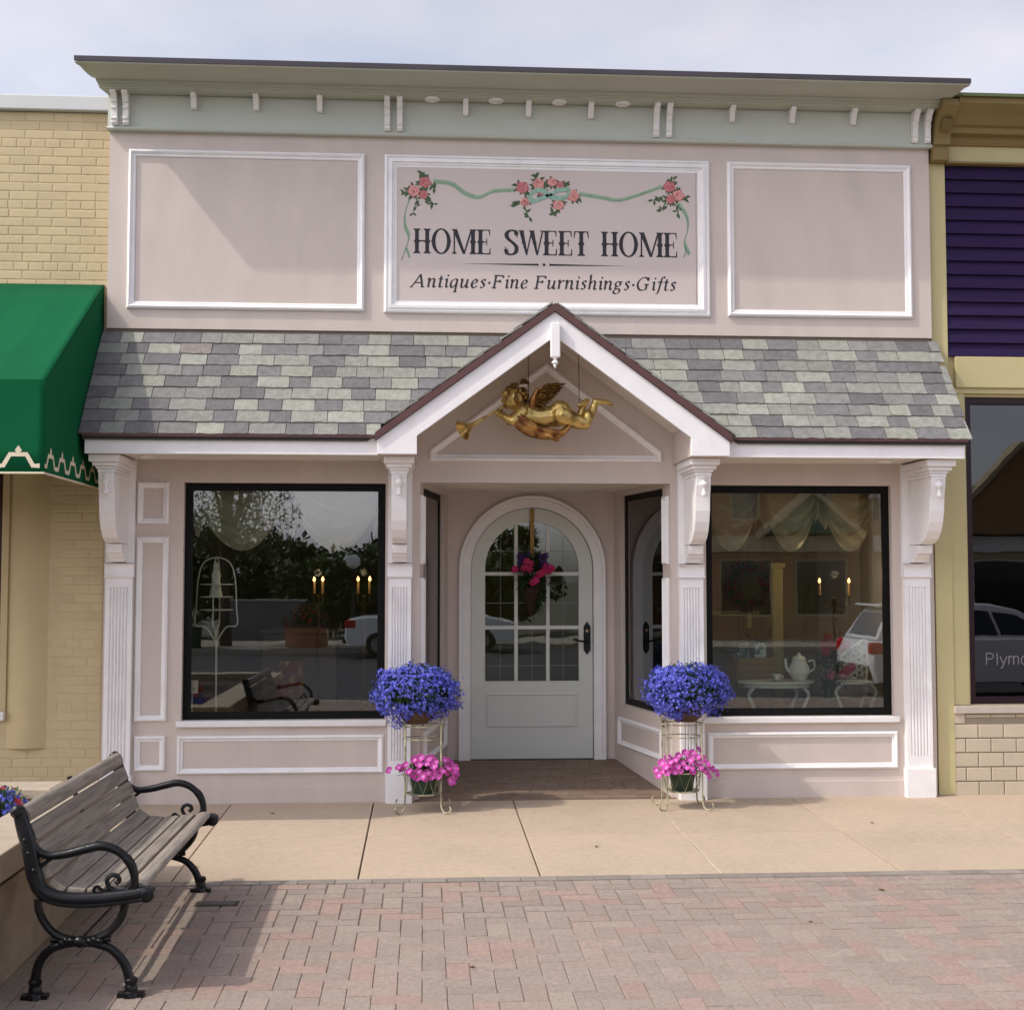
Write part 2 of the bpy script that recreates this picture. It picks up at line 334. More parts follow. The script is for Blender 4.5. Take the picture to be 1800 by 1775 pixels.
# the herringbone rows run away from the border: vertical bricks cover rows iy and iy+1
def inview(x, y): return -4.62 < y and -1.75 < x < 3.6
vis = sorted([b for b in bricks if inview(b[1], b[2])], key=lambda b: (b[1]-0.7)**2*0.25+(b[2]+4.6)**2)
single, rest = vis[:300], vis[300:]+[b for b in bricks if not inview(b[1], b[2])]
for me, x, y, lx, ly in single:
    c_ = RNG.choice(PAL); f = RNG.uniform(.94, 1.06)
    inst('brick', me, (x, y, gz(y)+RNG.uniform(-.0018, .0012)), bp_, rot=tilt @ Matrix.Rotation(RNG.uniform(-.012, .012), 3, 'Z'), color=tuple(v*f for v in c_))
PAVER2 = []
for k, c_ in enumerate(PAL):
    PAVER2.append(mat('paver_tone_%s' % 'abcdef'[k], c_, 0.9, 0.24, 48, 0.5, 170, island=True, rand=0.06))
mbr = MB(); mi = []
for me, x, y, lx, ly in rest:
    w, d, b = lx/2-.0022, ly/2-.0022, .003; z = gz(y)+RNG.uniform(-.0018, .0012); k = RNG.randrange(6)
    n0 = len(mbr.f)
    s_ = .019
    mbr.loft([[(x-w, y-d, z-d*s_-.012), (x+w, y-d, z-d*s_-.012), (x+w, y+d, z+d*s_-.012), (x-w, y+d, z+d*s_-.012)], [(x-w+b, y-d+b, z-d*s_), (x+w-b, y-d+b, z-d*s_), (x+w-b, y+d-b, z+d*s_), (x-w+b, y+d-b, z+d*s_)]])
    mi += [k]*(len(mbr.f)-n0)
rb = obj('brick_field', mbr, PAVER2[0], bp_); stuff(rb)
for m_ in PAVER2[1:]: rb.data.materials.append(m_)
rb.data.polygons.foreach_set('material_index', mi)
bb = mesh_only('border_brick', MB().loft([[(-.1, -.05, -.014), (.1, -.05, -.014), (.1, .05, -.014), (-.1, .05, -.014)], [(-.0995, -.0495, 0), (.0995, -.0495, 0), (.0995, .0495, 0), (-.0995, .0495, 0)]]), BORDER)
for i in range(-22, 34):
    inst('border_brick', bb, (i*.2035+.03, -2.3435, gz(-2.34)+RNG.uniform(-.001, .001)), bp_)
# entry floor
ef = obj('entry_floor', MB().add([(-.06, -.02, 0.004), (1.86, -.02, 0.004), (1.62, 1.36, .112), (.18, 1.36, .112), (-.06, -.02, -.1), (1.86, -.02, -.1), (1.62, 1.36, -.1), (.18, 1.36, -.1)],
     [(0,1,2,3), (7,6,5,4), (0,4,5,1), (1,5,6,2), (2,6,7,3), (3,7,4,0)]), RECF); struct(ef)
tilem = mesh_only('floor_brick', MB().box(-.098, .098, -.046, .046, -.012, 0), mat('floor_brick', (0.215, 0.152, 0.112), 0.75, 0.15, 12, 0.3, 90, rand=0.10))
fr_ = Matrix.Rotation(math.atan(.108/1.38), 3, 'X')
for j in range(13):
    y = .035+j*.1005
    xl, xr = -.03+.174*y+.10, 1.83-.174*y-.10
    n = int((xr-xl)/.2025); off = (.101 if j % 2 else 0)
    for i in range(n+1):
        x = xl+i*.2025+off-.02
        if x > xr: continue
        inst('floor_brick', tilem, (x, y, .004+.108*(y+.02)/1.38+.006), ef, rot=fr_)

# ================================================================== THE SHOP
X0, X1 = -2.306, 3.833; GX = 0.9
W1 = (-1.743, -0.282, 0.591, 2.312); W2 = (2.097, 3.513, 0.591, 2.312); REC = (-0.03, 1.83, -0.3, 2.32)
shop = thing('shop_building', 'pink-beige one-storey shop with white trim, slate pent roof and gabled entrance', 'building', (GX, 0.5, 0))
def wall_holes(x0, x1, z0, z1, holes, y0, y1):
    xs = sorted({x0, x1, *[v for h in holes for v in h[:2] if x0 < v < x1]}); zs = sorted({z0, z1, *[v for h in holes for v in h[2:] if z0 < v < z1]})
    solid = lambda i, j: 0 <= i < len(xs)-1 and 0 <= j < len(zs)-1 and not any(h[0]-1e-6 < (xs[i]+xs[i+1])/2 < h[1] and h[2]-1e-6 < (zs[j]+zs[j+1])/2 < h[3] for h in holes)
    mb = MB()
    for i in range(len(xs)-1):
        for j in range(len(zs)-1):
            if not solid(i, j): continue
            a, b, c_, d = xs[i], xs[i+1], zs[j], zs[j+1]
            mb.add([(a, y0, c_), (b, y0, c_), (b, y0, d), (a, y0, d)], [(0,1,2,3)]); mb.add([(a, y1, c_), (b, y1, c_), (b, y1, d), (a, y1, d)], [(3,2,1,0)])
            if not solid(i-1, j): mb.add([(a, y0, c_), (a, y1, c_), (a, y1, d), (a, y0, d)], [(3,2,1,0)])
            if not solid(i+1, j): mb.add([(b, y0, c_), (b, y1, c_), (b, y1, d), (b, y0, d)], [(0,1,2,3)])
            if not solid(i, j-1): mb.add([(a, y0, c_), (b, y0, c_), (b, y1, c_), (a, y1, c_)], [(3,2,1,0)])
            if not solid(i, j+1): mb.add([(a, y0, d), (b, y0, d), (b, y1, d), (a, y1, d)], [(0,1,2,3)])
    return mb
obj('wall', wall_holes(X0, X1, -0.1, 5.13, [W1, W2, REC], 0.0, 0.16), WALL, shop)
obj('upper_cladding', MB().box(X0-.004, X1+.004, -.035, -.001, 3.432, 4.89), WALL, shop)
obj('shade_flashing', MB().box(X0, X1, -.018, -.001, 3.37, 3.431), mat('taupe_shade', (0.20, 0.15, 0.115), 0.6), shop)  # trim strip whose taupe carries the brownish shade below the cladding edge
obj('side_wall', MB().box(X0+.001, X0+.12, .161, 3.2, -.1, 5.13), WALL, shop); obj('side_wall', MB().box(X1-.12, X1-.001, .161, 3.2, -.1, 5.13), WALL, shop)
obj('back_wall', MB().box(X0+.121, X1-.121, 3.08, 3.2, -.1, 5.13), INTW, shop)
obj('flat_roof', MB().box(X0, X1, -.019, 3.2, 5.135, 5.215), DECK, shop)
# panel mouldings of the upper wall (the middle one frames the sign)
PM = [(a*1.25, b*1.1) for a, b in MOULD]
for x0, x1, zt in ((-2.168, -.446, 4.755), (2.272, 3.689, 4.755)):
    obj('panel_moulding', frame(rect(x0, x1, 3.576, zt), PM, -.035), WHITE2, shop, smooth=True, ang=25)
# frieze and cornice
obj('frieze', MB().box(X0-.012, X1+.012, -.075, -.0345, 4.893, 5.15), SAGE, shop, bevel=.002)
obj('frieze_bead', MB().prism([(-.035, 4.885), (-.085, 4.885), (-.092, 4.895), (-.085, 4.908), (-.0755, 4.912), (-.035, 4.912)], X0-.016, X1+.016, 'x'), SAGE, shop)
CP = [(-.03, 5.152), (-.19, 5.152), (-.20, 5.158), (-.20, 5.172), (-.215, 5.178), (-.215, 5.192), (-.235, 5.198), (-.245, 5.222), (-.262, 5.222), (-.262, 5.214), (-.30, 5.208), (-.34, 5.212), (-.385, 5.222), (-.43, 5.238), (-.455, 5.242), (-.455, 5.236), (-.485, 5.238), (-.497, 5.244), (-.497, 5.262), (-.03, 5.262)]
lowz = lambda z: 5.152+(z-5.152)*.72 if z > 5.152 else z
CP = [(y, lowz(z)) for y, z in CP]
def cornice(prof, k=0.32):
    mb = MB(); mb.loft([[(X0-.012-k*max(0, -y-.08), y, z) for y, z in prof], [(X1+.012+k*max(0, -y-.08), y, z) for y, z in prof]]); return mb
obj('cornice', cornice(CP), mat('shaded_olive_cornice', (0.44, 0.455, 0.37), 0.55, 0.06, 2), shop, smooth=True, ang=28)  # olive tint is its own; darkened to carry the shade of the underside
obj('cornice_metal_edge', cornice([(y, lowz(z)) for y, z in ((-.02, 5.265), (-.502, 5.265), (-.502, 5.257), (-.506, 5.257), (-.506, 5.306), (-.02, 5.318))]), mat('dark_metal_edge', (0.055, 0.045, 0.055), 0.4, 0.25, 2), shop)
LB = [-2.263, -2.181, -.283, -.191, 1.726, 1.822, 3.708, 3.806]; SB = [-1.692, -1.241, -.778, .296, .764, 1.231, 2.30, 2.759, 3.23]
lbp = [(-.076, 5.150), (-.186, 5.150), (-.184, 5.128), (-.160, 5.112), (-.142, 5.086), (-.146, 5.075), (-.126, 5.066), (-.122, 5.045), (-.132, 5.036), (-.118, 5.02), (-.116, 4.965), (-.128, 4.958), (-.112, 4.944), (-.116, 4.93), (-.100, 4.915), (-.076, 4.915)]
sbp = [(-.076, 5.150), (-.170, 5.150), (-.166, 5.128), (-.138, 5.106), (-.126, 5.078), (-.118, 5.05), (-.104, 5.042), (-.076, 5.042)]
for x in LB: obj('long_bracket', MB().prism(lbp, x-.021, x+.021, 'x'), WHITE, shop, bevel=.003)
for x in SB: obj('short_bracket', MB().prism(sbp, x-.020, x+.020, 'x'), WHITE, shop, bevel=.003)
for x in (.049, .52, .99, 1.467):
    o = obj('soffit_downlight', MB().lathe([(.055, 0), (.058, -.006), (.050, -.014), (.036, -.013), (.030, -.005), (.0, -.004)], (x, -.138, 5.151), 18), WHITE, shop, smooth=True)
for x, y in ((-1.95, -.30), (3.36, -.30)):
    obj('soffit_downlight', MB().lathe([(.055, 0), (.058, -.006), (.050, -.014), (.036, -.013), (.030, -.005), (.0, -.004)], (x, y, 2.475), 18), WHITE, shop, smooth=True)

# ---- pent roof of slates
EY, EZ, TY, TZ = -.635, 2.585, -.012, 3.395
def gtop(u): return 3.535-.735*u
roof = obj('pent_roof', MB(), DECK, shop)
def zr(t): return EZ+(TZ-EZ)*t
def yr(t): return EY+(TY-EY)*t
mbd = MB()
for sg in (-1, 1):
    xe = X0-.01 if sg < 0 else X1+.01
    ue, ut = (3.535-EZ)/.735, (3.535-TZ)/.735
    q = [(xe, EY, EZ), (GX+sg*ue, EY, EZ), (GX+sg*ut, TY, TZ), (xe, TY, TZ)]
    mbd.add(q+[(a, b, c_-.03) for a, b, c_ in q], [(0,1,2,3), (7,6,5,4), (0,4,5,1), (1,5,6,2), (2,6,7,3), (3,7,4,0)])
bpy.data.objects.remove(roof); roof = obj('pent_roof', mbd, DECK, shop)
SLOPE = math.hypot(TY-EY, TZ-EZ); NC = 9; EXPO = SLOPE/NC
PALS = [(0.258, 0.262, 0.228)]*14+[(0.285, 0.288, 0.248)]*10+[(0.235, 0.236, 0.212)]*9+[(0.140, 0.135, 0.137)]*8+[(0.162, 0.156, 0.157)]*9+[(0.205, 0.20, 0.19)]*9+[(0.225, 0.195, 0.18)]
PALL = [c_ for c_ in PALS if c_[0] > .2]; PALD = [c_ for c_ in PALS if c_[0] <= .2]
def slate_mesh(w, ln=.19, th=.011):
    n = 6; top = []; r = RNG
    lo = [(-w/2+w*i/n, r.uniform(-.006, .003)) for i in range(n+1)]
    poly = [(x, y) for x, y in lo]+[(w/2, ln), (-w/2, ln)]
    mb = MB().prism([(p[0], p[1]) for p in poly], 0, th, 'z'); return mesh_only('slate', mb, SLATE)
SW = [.145, .155, .165, .19, .225, .25]; SM = {w: [slate_mesh(w-.003) for _ in range(4)] for w in SW}
ang = math.atan2(TZ-EZ, TY-EY); R0 = Matrix.Rotation(ang-.062, 3, 'X')
for k in range(NC):
    t = k/NC; x = X0-.035+RNG.uniform(-.06, 0)*0
    first = True; last = None
    while x < X1+.03:
        w = RNG.choice(SW if k % 3 else SW[2:]); me = RNG.choice(SM[w]); s = 1.0
        if first: s = RNG.uniform(.6, 1.0); first = False
        ww = w*s
        if x+ww > X1+.045: ww = X1+.045-x; s = ww/w
        if ww < .05: break
        a, b = x, x+ww; x = b+.0015
        zl, zh = zr(t), zr(min(1, t+1/NC)); uv = (3.535-(zl+zh)/2)/.735-.03
        if a > GX-uv and b < GX+uv: continue
        if a < GX-uv < b: b = GX-uv
        elif a < GX+uv < b: a = GX+uv
        if b-a < .03: continue
        dark = (last != 'd') and RNG.random() < .50
        col = RNG.choice(PALD if dark or RNG.random() < .06 else PALL); last = 'd' if dark else 'l'; f = RNG.uniform(.9, 1.1)
        ln = 1.0 if k < NC-1 else (EXPO+.0)/.19
        off = .012
        nx = Vector((0, -math.sin(ang), math.cos(ang)))
        p = Vector(((a+b)/2, yr(t), zr(t)))+nx*(off+RNG.uniform(0, .0045))
        inst('slate', me, p, roof, rot=R0 @ Matrix.Rotation(RNG.uniform(-.006, .006), 3, 'Z'), scale=((b-a)/w, ln, 1), color=tuple(v*f for v in col))
# eave boards either side of the gable
for x0, x1 in ((X0-.0, GX-1.215), (GX+1.215, X1+.0)):
    obj('eave_fascia', MB().box(x0, x1, -.615, -.585, 2.462, 2.577), WHITE2, shop, bevel=.003)
    obj('eave_drip_edge', MB().box(x0-.012, x1+.012, -.650, -.58, 2.5775, 2.603), BROWN, shop)
    obj('eave_soffit', MB().box(x0+.002, x1-.002, -.584, -.001, 2.475, 2.49), SOFF, shop)
for x in (X0, X1-.02): obj('eave_end_board', MB().add([(x+dx, y, z) for dx in (0, .02) for y, z in ((-.584, 2.491), (-.001, 2.491), (-.001, 3.34), (-.584, 2.60))], [(0,1,2,3), (7,6,5,4), (0,4,5,1), (1,5,6,2), (2,6,7,3), (3,7,4,0)]), WALL, shop)

# ---- gabled porch roof
FY = -.70
gab = obj('gable_roof', MB(), DECK, shop); bpy.data.objects.remove(gab)
mbg = MB()
for sg in (-1, 1):
    mbg.prism([(GX, 3.515), (GX+sg*1.24, gtop(1.24)-.02), (GX+sg*1.24, gtop(1.24)-.055), (GX, 3.48)][::sg], FY+.02, -.04, 'y')
gab = obj('gable_roof', mbg, DECK, shop)
gsl = math.hypot(1.25, .735*1.25); ga = math.atan(.735)
GSM = [slate_mesh(.225, .17, .010) for _ in range(4)]
for sg in (-1, 1):
    for k in range(14):
        d0 = k*gsl/14
        for j in range(3):
            y = FY-.012+.115+j*.23
            if j == 2 and k < 1: pass
            # slate local y runs up the slope, local x along the ridge
            u = 1.25-d0*math.cos(ga)+.01
            p = (GX+sg*u, y, gtop(u)-.004+RNG.uniform(0, .004))
            xa = Vector((0, sg*1.0, 0)); ya = Vector((-sg*math.cos(ga-.05), 0, math.sin(ga-.05))); za = xa.cross(ya)
            R = Matrix((xa, ya, za)).transposed()
            if RNG.random() < .97: inst('slate', RNG.choice(GSM), p, gab, rot=R, scale=(1, .62 if k == 13 else 1, 1), color=RNG.choice(PALS))
    mb = MB().prism([(GX, gtop(0)-.018), (GX+sg*1.235, gtop(1.235)-.018), (GX+sg*1.235, gtop(1.235)-.072), (GX, gtop(0)-.072)][::sg], FY-.022, FY+.03, 'y')
    obj('rake_drip_edge', mb, BROWN, gab)
    iu = .95
    rk = [(GX, gtop(0)-.075), (GX+sg*1.222, gtop(1.222)-.075), (GX+sg*1.222, 2.462), (GX+sg*iu, 2.462), (GX+sg*iu, gtop(iu)-.248), (GX, gtop(0)-.248)]
    obj('rake_board', MB().prism(rk[::sg], FY, FY+.032, 'y'), WHITE2, gab, bevel=.003)
    # boxed eave return behind the rake foot, and its inner and outer cheeks
    bx = sorted((GX+sg*(iu+.001), GX+sg*1.22))
    obj('eave_return', MB().prism([(GX+sg*(iu+.001), 2.463), (GX+sg*1.221, 2.463), (GX+sg*1.221, gtop(1.221)-.08), (GX+sg*(iu+.001), gtop(iu)-.08)][::sg], FY+.033, -.002, 'y'), WALL, gab)
    # sloping soffit boards
    for j in range(8):
        ya, yb = FY+.035+j*.0825, FY+.035+(j+1)*.0825-.004
        obj('soffit_board', MB().prism([(GX+sg*.002, gtop(0)-.135), (GX+sg*(iu-.002), gtop(iu)-.135), (GX+sg*(iu-.002), gtop(iu)-.15), (GX+sg*.002, gtop(0)-.15)][::sg], ya, yb, 'y'), SOFF, gab)
# hanging pendant at the apex
pend = obj('gable_pendant', MB().box(GX-.033, GX+.033, FY-.045, FY-.001, 3.135, 3.375), WHITE2, gab, bevel=.006)
obj('turned_drop', MB().lathe([(.0, .004), (.018, .003), (.020, -.006), (.012, -.014), (.011, -.02), (.022, -.032), (.023, -.04), (.010, -.052), (.012, -.06), (.006, -.072), (.0, -.08)], (GX-.002, FY-.023, 3.136), 14), WHITE2, pend, smooth=True)
tri = [(.038, 2.479), (1.768, 2.479), (1.768, 2.56), (.905, 3.215), (.038, 2.56)]
obj('tympanum_moulding', frame(tri, [(a*1.2, b) for a, b in MOULD], 0.0), WHITE, gab, smooth=True, ang=25)

# ---- pilasters with consoles
def pilaster(cx, w, zc):
    pil = obj('pilaster', MB(), WHITE, shop); bpy.data.objects.remove(pil)
    y0 = -.055; n = 6; fl = w*.74; pts = [(cx-w/2, 0.0), (cx-w/2, y0)]
    x = cx-fl/2; st = fl/n
    for i in range(n):
        for a in range(0, 7): pts.append((x+st*(.18+.64*a/6), y0+.013*math.sin(math.pi*a/6)))
        x += st
    pts += [(cx+w/2, y0), (cx+w/2, 0.0)]
    shaft = MB().prism(pts, .30, zc-.07, 'z')
    plain = [(cx-w/2, .0), (cx-w/2, y0-.0005), (cx+w/2, y0-.0005), (cx+w/2, .0)]
    shaft.prism(plain, .21, .2995, 'z').prism(plain, zc-.0695, zc, 'z')
    p = obj('pilaster', shaft, WHITE2, shop)
    obj('pilaster_base', MB().box(cx-w/2-.014, cx+w/2+.014, y0-.022, -.001, -.03, .2095), WHITE2, p, bevel=.004)
    obj('pilaster_cap', MB().prism([(0, zc), (y0-.018, zc), (y0-.024, zc+.006), (y0-.024, zc+.012), (y0-.004, zc+.018), (y0-.004, zc+.085), (y0-.05, zc+.10), (0, zc+.105)], cx-w/2-.008, cx+w/2+.008, 'x'), WHITE2, p)
    obj('back_board', MB().box(cx-w/2-.006, cx+w/2+.006, -.04, -.0005, zc+.106, 2.474), WHITE2, p, bevel=.002)
    b0 = zc+.108
    bw = .053
    body = [(-.041, 2.34), (-.50, 2.34), (-.49, 2.27), (-.472, 2.20), (-.462, 2.10), (-.44, 2.02), (-.405, 1.955), (-.35, 1.90), (-.27, 1.868), (-.19, 1.862), (-.041, 1.862)]
    obj('console', MB().prism([(a, b+(zc-1.62)) if b < 2.3 else (a, b) for a, b in body], cx-bw, cx+bw, 'x'), WHITE2, p, bevel=.004)
    zb = 1.858+(zc-1.62)
    low = [(-.041, zb), (-.215, zb), (-.225, zb-.03), (-.215, zb-.062), (-.175, zb-.068), (-.165, zb-.088), (-.135, zb-.10), (-.118, zb-.125), (-.041, zb-.128)]
    obj('console_foot', MB().prism(low, cx-bw, cx+bw, 'x'), WHITE2, p, bevel=.003)
    cap = MB()
    for (d, e, z0, z1) in ((.50, .006, 2.341, 2.366), (.513, .016, 2.3665, 2.385), (.535, .034, 2.3855, 2.412), (.565, .052, 2.4125, 2.461)):
        cap.box(cx-bw-e, cx+bw+e, -d, -.042, z0, z1)
    obj('console_cap', cap, WHITE2, p, bevel=.004)
    obj('console_drop', MB().lathe([(.0, 0), (.022, -.002), (.024, -.012), (.012, -.022), (.011, -.034), (.026, -.05), (.028, -.062), (.018, -.078), (.010, -.09), (.012, -.112), (.022, -.128), (.018, -.142), (.0, -.148)], (cx, -.507, 2.339), 14), WHITE2, p, smooth=True)
    pn = [(-.10, zb+.42), (-.40, zb+.42), (-.385, zb+.24), (-.34, zb+.12), (-.26, zb+.05), (-.10, zb+.04)]
    return p
pilaster(-2.186, .19, 1.62); pilaster(-.175, .165, 1.62); pilaster(1.977, .175, 1.615); pilaster(3.684, .195, 1.62)

# ---- lower facade panels, skirting, sills
for x0, x1, z0, z1 in ((-2.075, -1.849, 2.008, 2.312), (-2.075, -1.846, .588, 1.914), (-2.07, -1.85, .234, .484), (-1.766, -.288, .207, .482), (2.098, 3.531, .204, .478)):
    obj('panel_moulding', frame(rect(x0, x1, z0, z1), MOULD, 0.0), WHITE2, shop, smooth=True, ang=25)
for x0, x1 in ((X0+.23, -.275), (2.08, 3.57)):
    obj('skirting_board', MB().box(x0, x1, -.016, -.0005, -.06, .118), WALL, shop, bevel=.003)
for w in (W1, W2):
    obj('window_sill', MB().box(w[0]-.03, w[1]+.012 if w is W1 else w[1]+.03, -.04, .03, w[2]-.045, w[2]-.0005), WHITE, shop, bevel=.006)
    wn_ = obj('show_window', frame(rect(w[0]+.001, w[1]-.001, w[2]+.001, w[3]-.001), [(0, -.012), (.05, -.012), (.056, -.02)], .05), BLACKF, shop)
    obj('glass_pane', MB().box(w[0]+.04, w[1]-.04, .062, .067, w[2]+.04, w[3]-.04), GLASS, wn_)

# ---- recessed entry: splayed cheeks with side windows, door wall
YD = 1.35
obj('entry_ceiling', MB().prism([(-.03, .161), (1.83, .161), (1.60, YD), (.20, YD)], 2.345, 2.38, 'z'), SOFF, shop)
obj('interior_soffit', MB().box(X0+.121, X1-.121, .161, 3.079, 2.52, 2.56), INTC, shop)
L = math.hypot(.23, 1.32)
for sg, (ax, bx) in ((1, (-.03, .20)), (-1, (1.83, 1.60))):
    d = Vector((bx-ax, 1.32, 0)).normalized(); nrm = Vector((d.y, -d.x, 0))*sg      # towards the entry
    T = Matrix.Translation((ax, .03, 0)) @ Matrix(((d.x, -nrm.x, 0), (d.y, -nrm.y, 0), (0, 0, 1))).to_4x4()
    hole = (.15, 1.15, .585, 2.30)
    ck = obj('entry_cheek', wall_holes(.0, L+.08, -.1, 2.52, [hole], 0.0, .09).xf(T), WALL, shop)
    sw_ = obj('side_window', frame(rect(hole[0]+.001, hole[1]-.001, hole[2]+.001, hole[3]-.001), [(0, -.008), (.045, -.008), (.05, -.016)], .03).xf(T), BLACKF, ck)
    obj('glass_pane', MB().box(hole[0]+.035, hole[1]-.035, .040, .045, hole[2]+.035, hole[3]-.035).xf(T), GLASS, sw_)
    obj('panel_moulding', frame(rect(.17, 1.20, .245, .475), MOULD, 0.0).xf(T), WHITE2, ck, smooth=True, ang=25)
    for z0, z1 in ((.62, 1.62), (1.72, 2.23)):
        obj('corner_moulding', frame(rect(.012, .118, z0, z1), MOULD, 0.0).xf(T), WHITE2, ck, smooth=True, ang=25)
# door wall with an arched opening
DX, DW, DS, DZ = .9085, .512, 1.695, .115
def arch(r, z0, n=24, cx=DX, spring=DS):
    return [(cx+r, z0)]+[(cx+r*math.cos(math.pi*i/n), spring+r*math.sin(math.pi*i/n)) for i in range(n+1)]+[(cx-r, z0)]
outer = [(1.72, -.1), (1.72, 2.52), (.10, 2.52), (.10, -.1)]
def archwall(r, y0, y1):
    a = arch(r, -.1); mb = MB()
    n = len(a); xs = [1.72]+[1.72]*1
    ring = []
    for (x, z) in a:   # nearest outer frame point, fan-wise
        if z <= DS: ring.append((1.72 if x > DX else .10, z))
        else:
            t = math.atan2(z-DS, x-DX); dx, dz = math.cos(t), math.sin(t)
            k = min(((1.72-DX)/dx if dx > 1e-6 else (.10-DX)/dx if dx < -1e-6 else 1e9), (2.52-DS)/dz if dz > 1e-6 else 1e9)
            ring.append((DX+dx*k, DS+dz*k))
    for y in (y0, y1): mb.v += [(p[0], y, p[1]) for p in a]+[(p[0], y, p[1]) for p in ring]
    for i in range(n-1):
        mb.f += [(i, i+1, n+i+1, n+i), (2*n+i, 3*n+i, 3*n+i+1, 2*n+i+1), (i, 2*n+i, 2*n+i+1, i+1)]
    return mb
dw = obj('door_wall', archwall(DW+.03, YD, YD+.10), WALL, shop)
# arched casing (white), two stepped rings
def archband(r0, r1, z0, y0, y1, spring=DS):
    a, b = arch(r0, z0, spring=spring), arch(r1, z0, spring=spring); n = len(a); mb = MB()
    for y in (y0, y1): mb.v += [(p[0], y, p[1]) for p in a]+[(p[0], y, p[1]) for p in b]
    for i in range(n-1):
        mb.f += [(i, i+1, n+i+1, n+i), (2*n+i, 3*n+i, 3*n+i+1, 2*n+i+1), (i, 2*n+i, 2*n+i+1, i+1), (n+i, n+i+1, 3*n+i+1, 3*n+i)]
    for i in (0, n-1): mb.f.append((i, n+i, 3*n+i, 2*n+i))
    return mb
cs_ = obj('door_casing', archband(DW+.004, DW+.075, .08, YD-.028, YD+.012), WHITE, dw, bevel=.003)
obj('casing_band', archband(DW+.0755, DW+.105, .08, YD-.042, YD-.0005), WHITE, cs_, bevel=.004)
# the door itself
LX, LZ0, RL = .395, .757, .395
LS = 1.70
def stilewall(y0, y1):
    a = arch(LX, LZ0, spring=LS); b = arch(DW, DZ); n = len(a); mb = MB()
    for y in (y0, y1): mb.v += [(p[0], y, p[1]) for p in a]+[(p[0], y, p[1]) for p in b]
    for i in range(n-1):
        mb.f += [(i, i+1, n+i+1, n+i), (2*n+i, 3*n+i, 3*n+i+1, 2*n+i+1), (i, 2*n+i, 2*n+i+1, i+1), (n+i, n+i+1, 3*n+i+1, 3*n+i)]
    # bottom rail below the glass
    i0, i1 = 0, n-1
    for q in ((i0, n+i0, n+i1, i1), ): mb.f.append(q); mb.f.append(tuple(2*n+k for k in q)[::-1])
    mb.f.append((i0, i1, 2*n+i1, 2*n+i0)); mb.f.append((n+i0, 2*n+n+i0, 2*n+n+i1, n+i1))
    return mb
door = obj('door', stilewall(YD+.02, YD+.065), DOORP, shop)
obj('door_panel', frame(rect(DX-.385, DX+.385, .372, .665), [(0, -.002), (.004, .006), (.02, .010), (.028, .002), (.034, .002)], YD+.0195), DOORP, door)
gp = arch(LX-.001, LZ0+.001, spring=LS)
mun = []
for x in (DX-.134, DX+.134): mun.append((x-.015, x+.015, LZ0+.001, LS+math.sqrt(LX*LX-(x-DX)**2)-.003, 0))
for z in (1.205, 1.655): mun.append((DX-LX+.001, DX+LX-.001, z-.015, z+.015, 1))
for x0, x1, z0, z1, k in mun: obj('muntin', MB().box(x0, x1, YD+.024-.002*k, YD+.060+.002*k, z0, z1), DOORP, door, bevel=.003)
obj('glass_pane', MB().prism(gp, YD+.045, YD+.049, 'y'), GLASSD, door)
LEADM = mat('lead_came', (0.22, 0.23, 0.21), 0.45)
for z in (.885, 1.41, 1.845): obj('lead_came', MB().box(DX-LX*.97 if z < 1.7 else DX-.33, DX+LX*.97 if z < 1.7 else DX+.33, YD+.0415, YD+.0445, z-.0022, z+.0022), LEADM, door)
for x in (DX-.265, DX, DX+.265): obj('lead_came', MB().box(x-.0015, x+.0015, YD+.0405, YD+.0445, LZ0+.01, LS+math.sqrt(LX*LX-(x-DX)**2)-.02), LEADM, door)
hp = [(1.372, 1.255), (1.343, 1.215), (1.343, 1.015), (1.372, .975), (1.401, 1.015), (1.401, 1.215)]
hd = obj('handle_plate', MB().prism(hp, YD+.006, YD+.0195, 'y'), IRON, door, bevel=.004)
obj('lever', MB().tube(smoothpts([(1.372, YD+.01, 1.085), (1.372, YD-.035, 1.085), (1.34, YD-.045, 1.09), (1.30, YD-.045, 1.095), (1.268, YD-.042, 1.102)]), .0085, 8), IRON, hd, smooth=True)
obj('key_cylinder', MB().lathe([(.013, 0), (.013, .006), (.0, .007)], (1.372, YD+.007, 1.175), 12, (0, -1, 0)), mat('brass', (.4, .25, .15), .3, metal=1), hd)
obj('threshold', MB().box(DX-DW-.0, DX+DW, YD-.03, YD+.08, .06, .1125), BLKPL, door)

# ---- shop interior (seen through the panes)
for x0, x1 in ((X0+.121, -.0), (1.80, X1-.121)):
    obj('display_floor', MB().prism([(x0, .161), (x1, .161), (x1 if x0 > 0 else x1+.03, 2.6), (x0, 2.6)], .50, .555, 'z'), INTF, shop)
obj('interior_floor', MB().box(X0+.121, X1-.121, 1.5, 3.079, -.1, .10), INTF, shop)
for k, x in enumerate((2.0, 2.35, 2.95, 3.3)):
    obj('wall_panel', frame(rect(x, x+.30, 1.0, 2.2), MOULD, 2.55).add(MB().box(x+.04, x+.26, 2.545, 2.56, 1.04, 2.16).v, MB().box(0,1,0,1,0,1).f), mat('olive_panel_%s' % 'abcd'[k], (0.17, 0.15, 0.075), .7), shop)
obj('display_back', MB().box(1.95, X1-.125, 2.56, 2.60, .556, 2.519), mat('olive_wall', (0.19, 0.165, 0.085), .8, .15, 1.5), shop)
obj('display_back', MB().box(X0+.125, -.2, 2.4, 2.44, .556, 2.519), mat('dark_green_wall', (0.035, 0.04, 0.025), .8, .15, 1.5), shop)

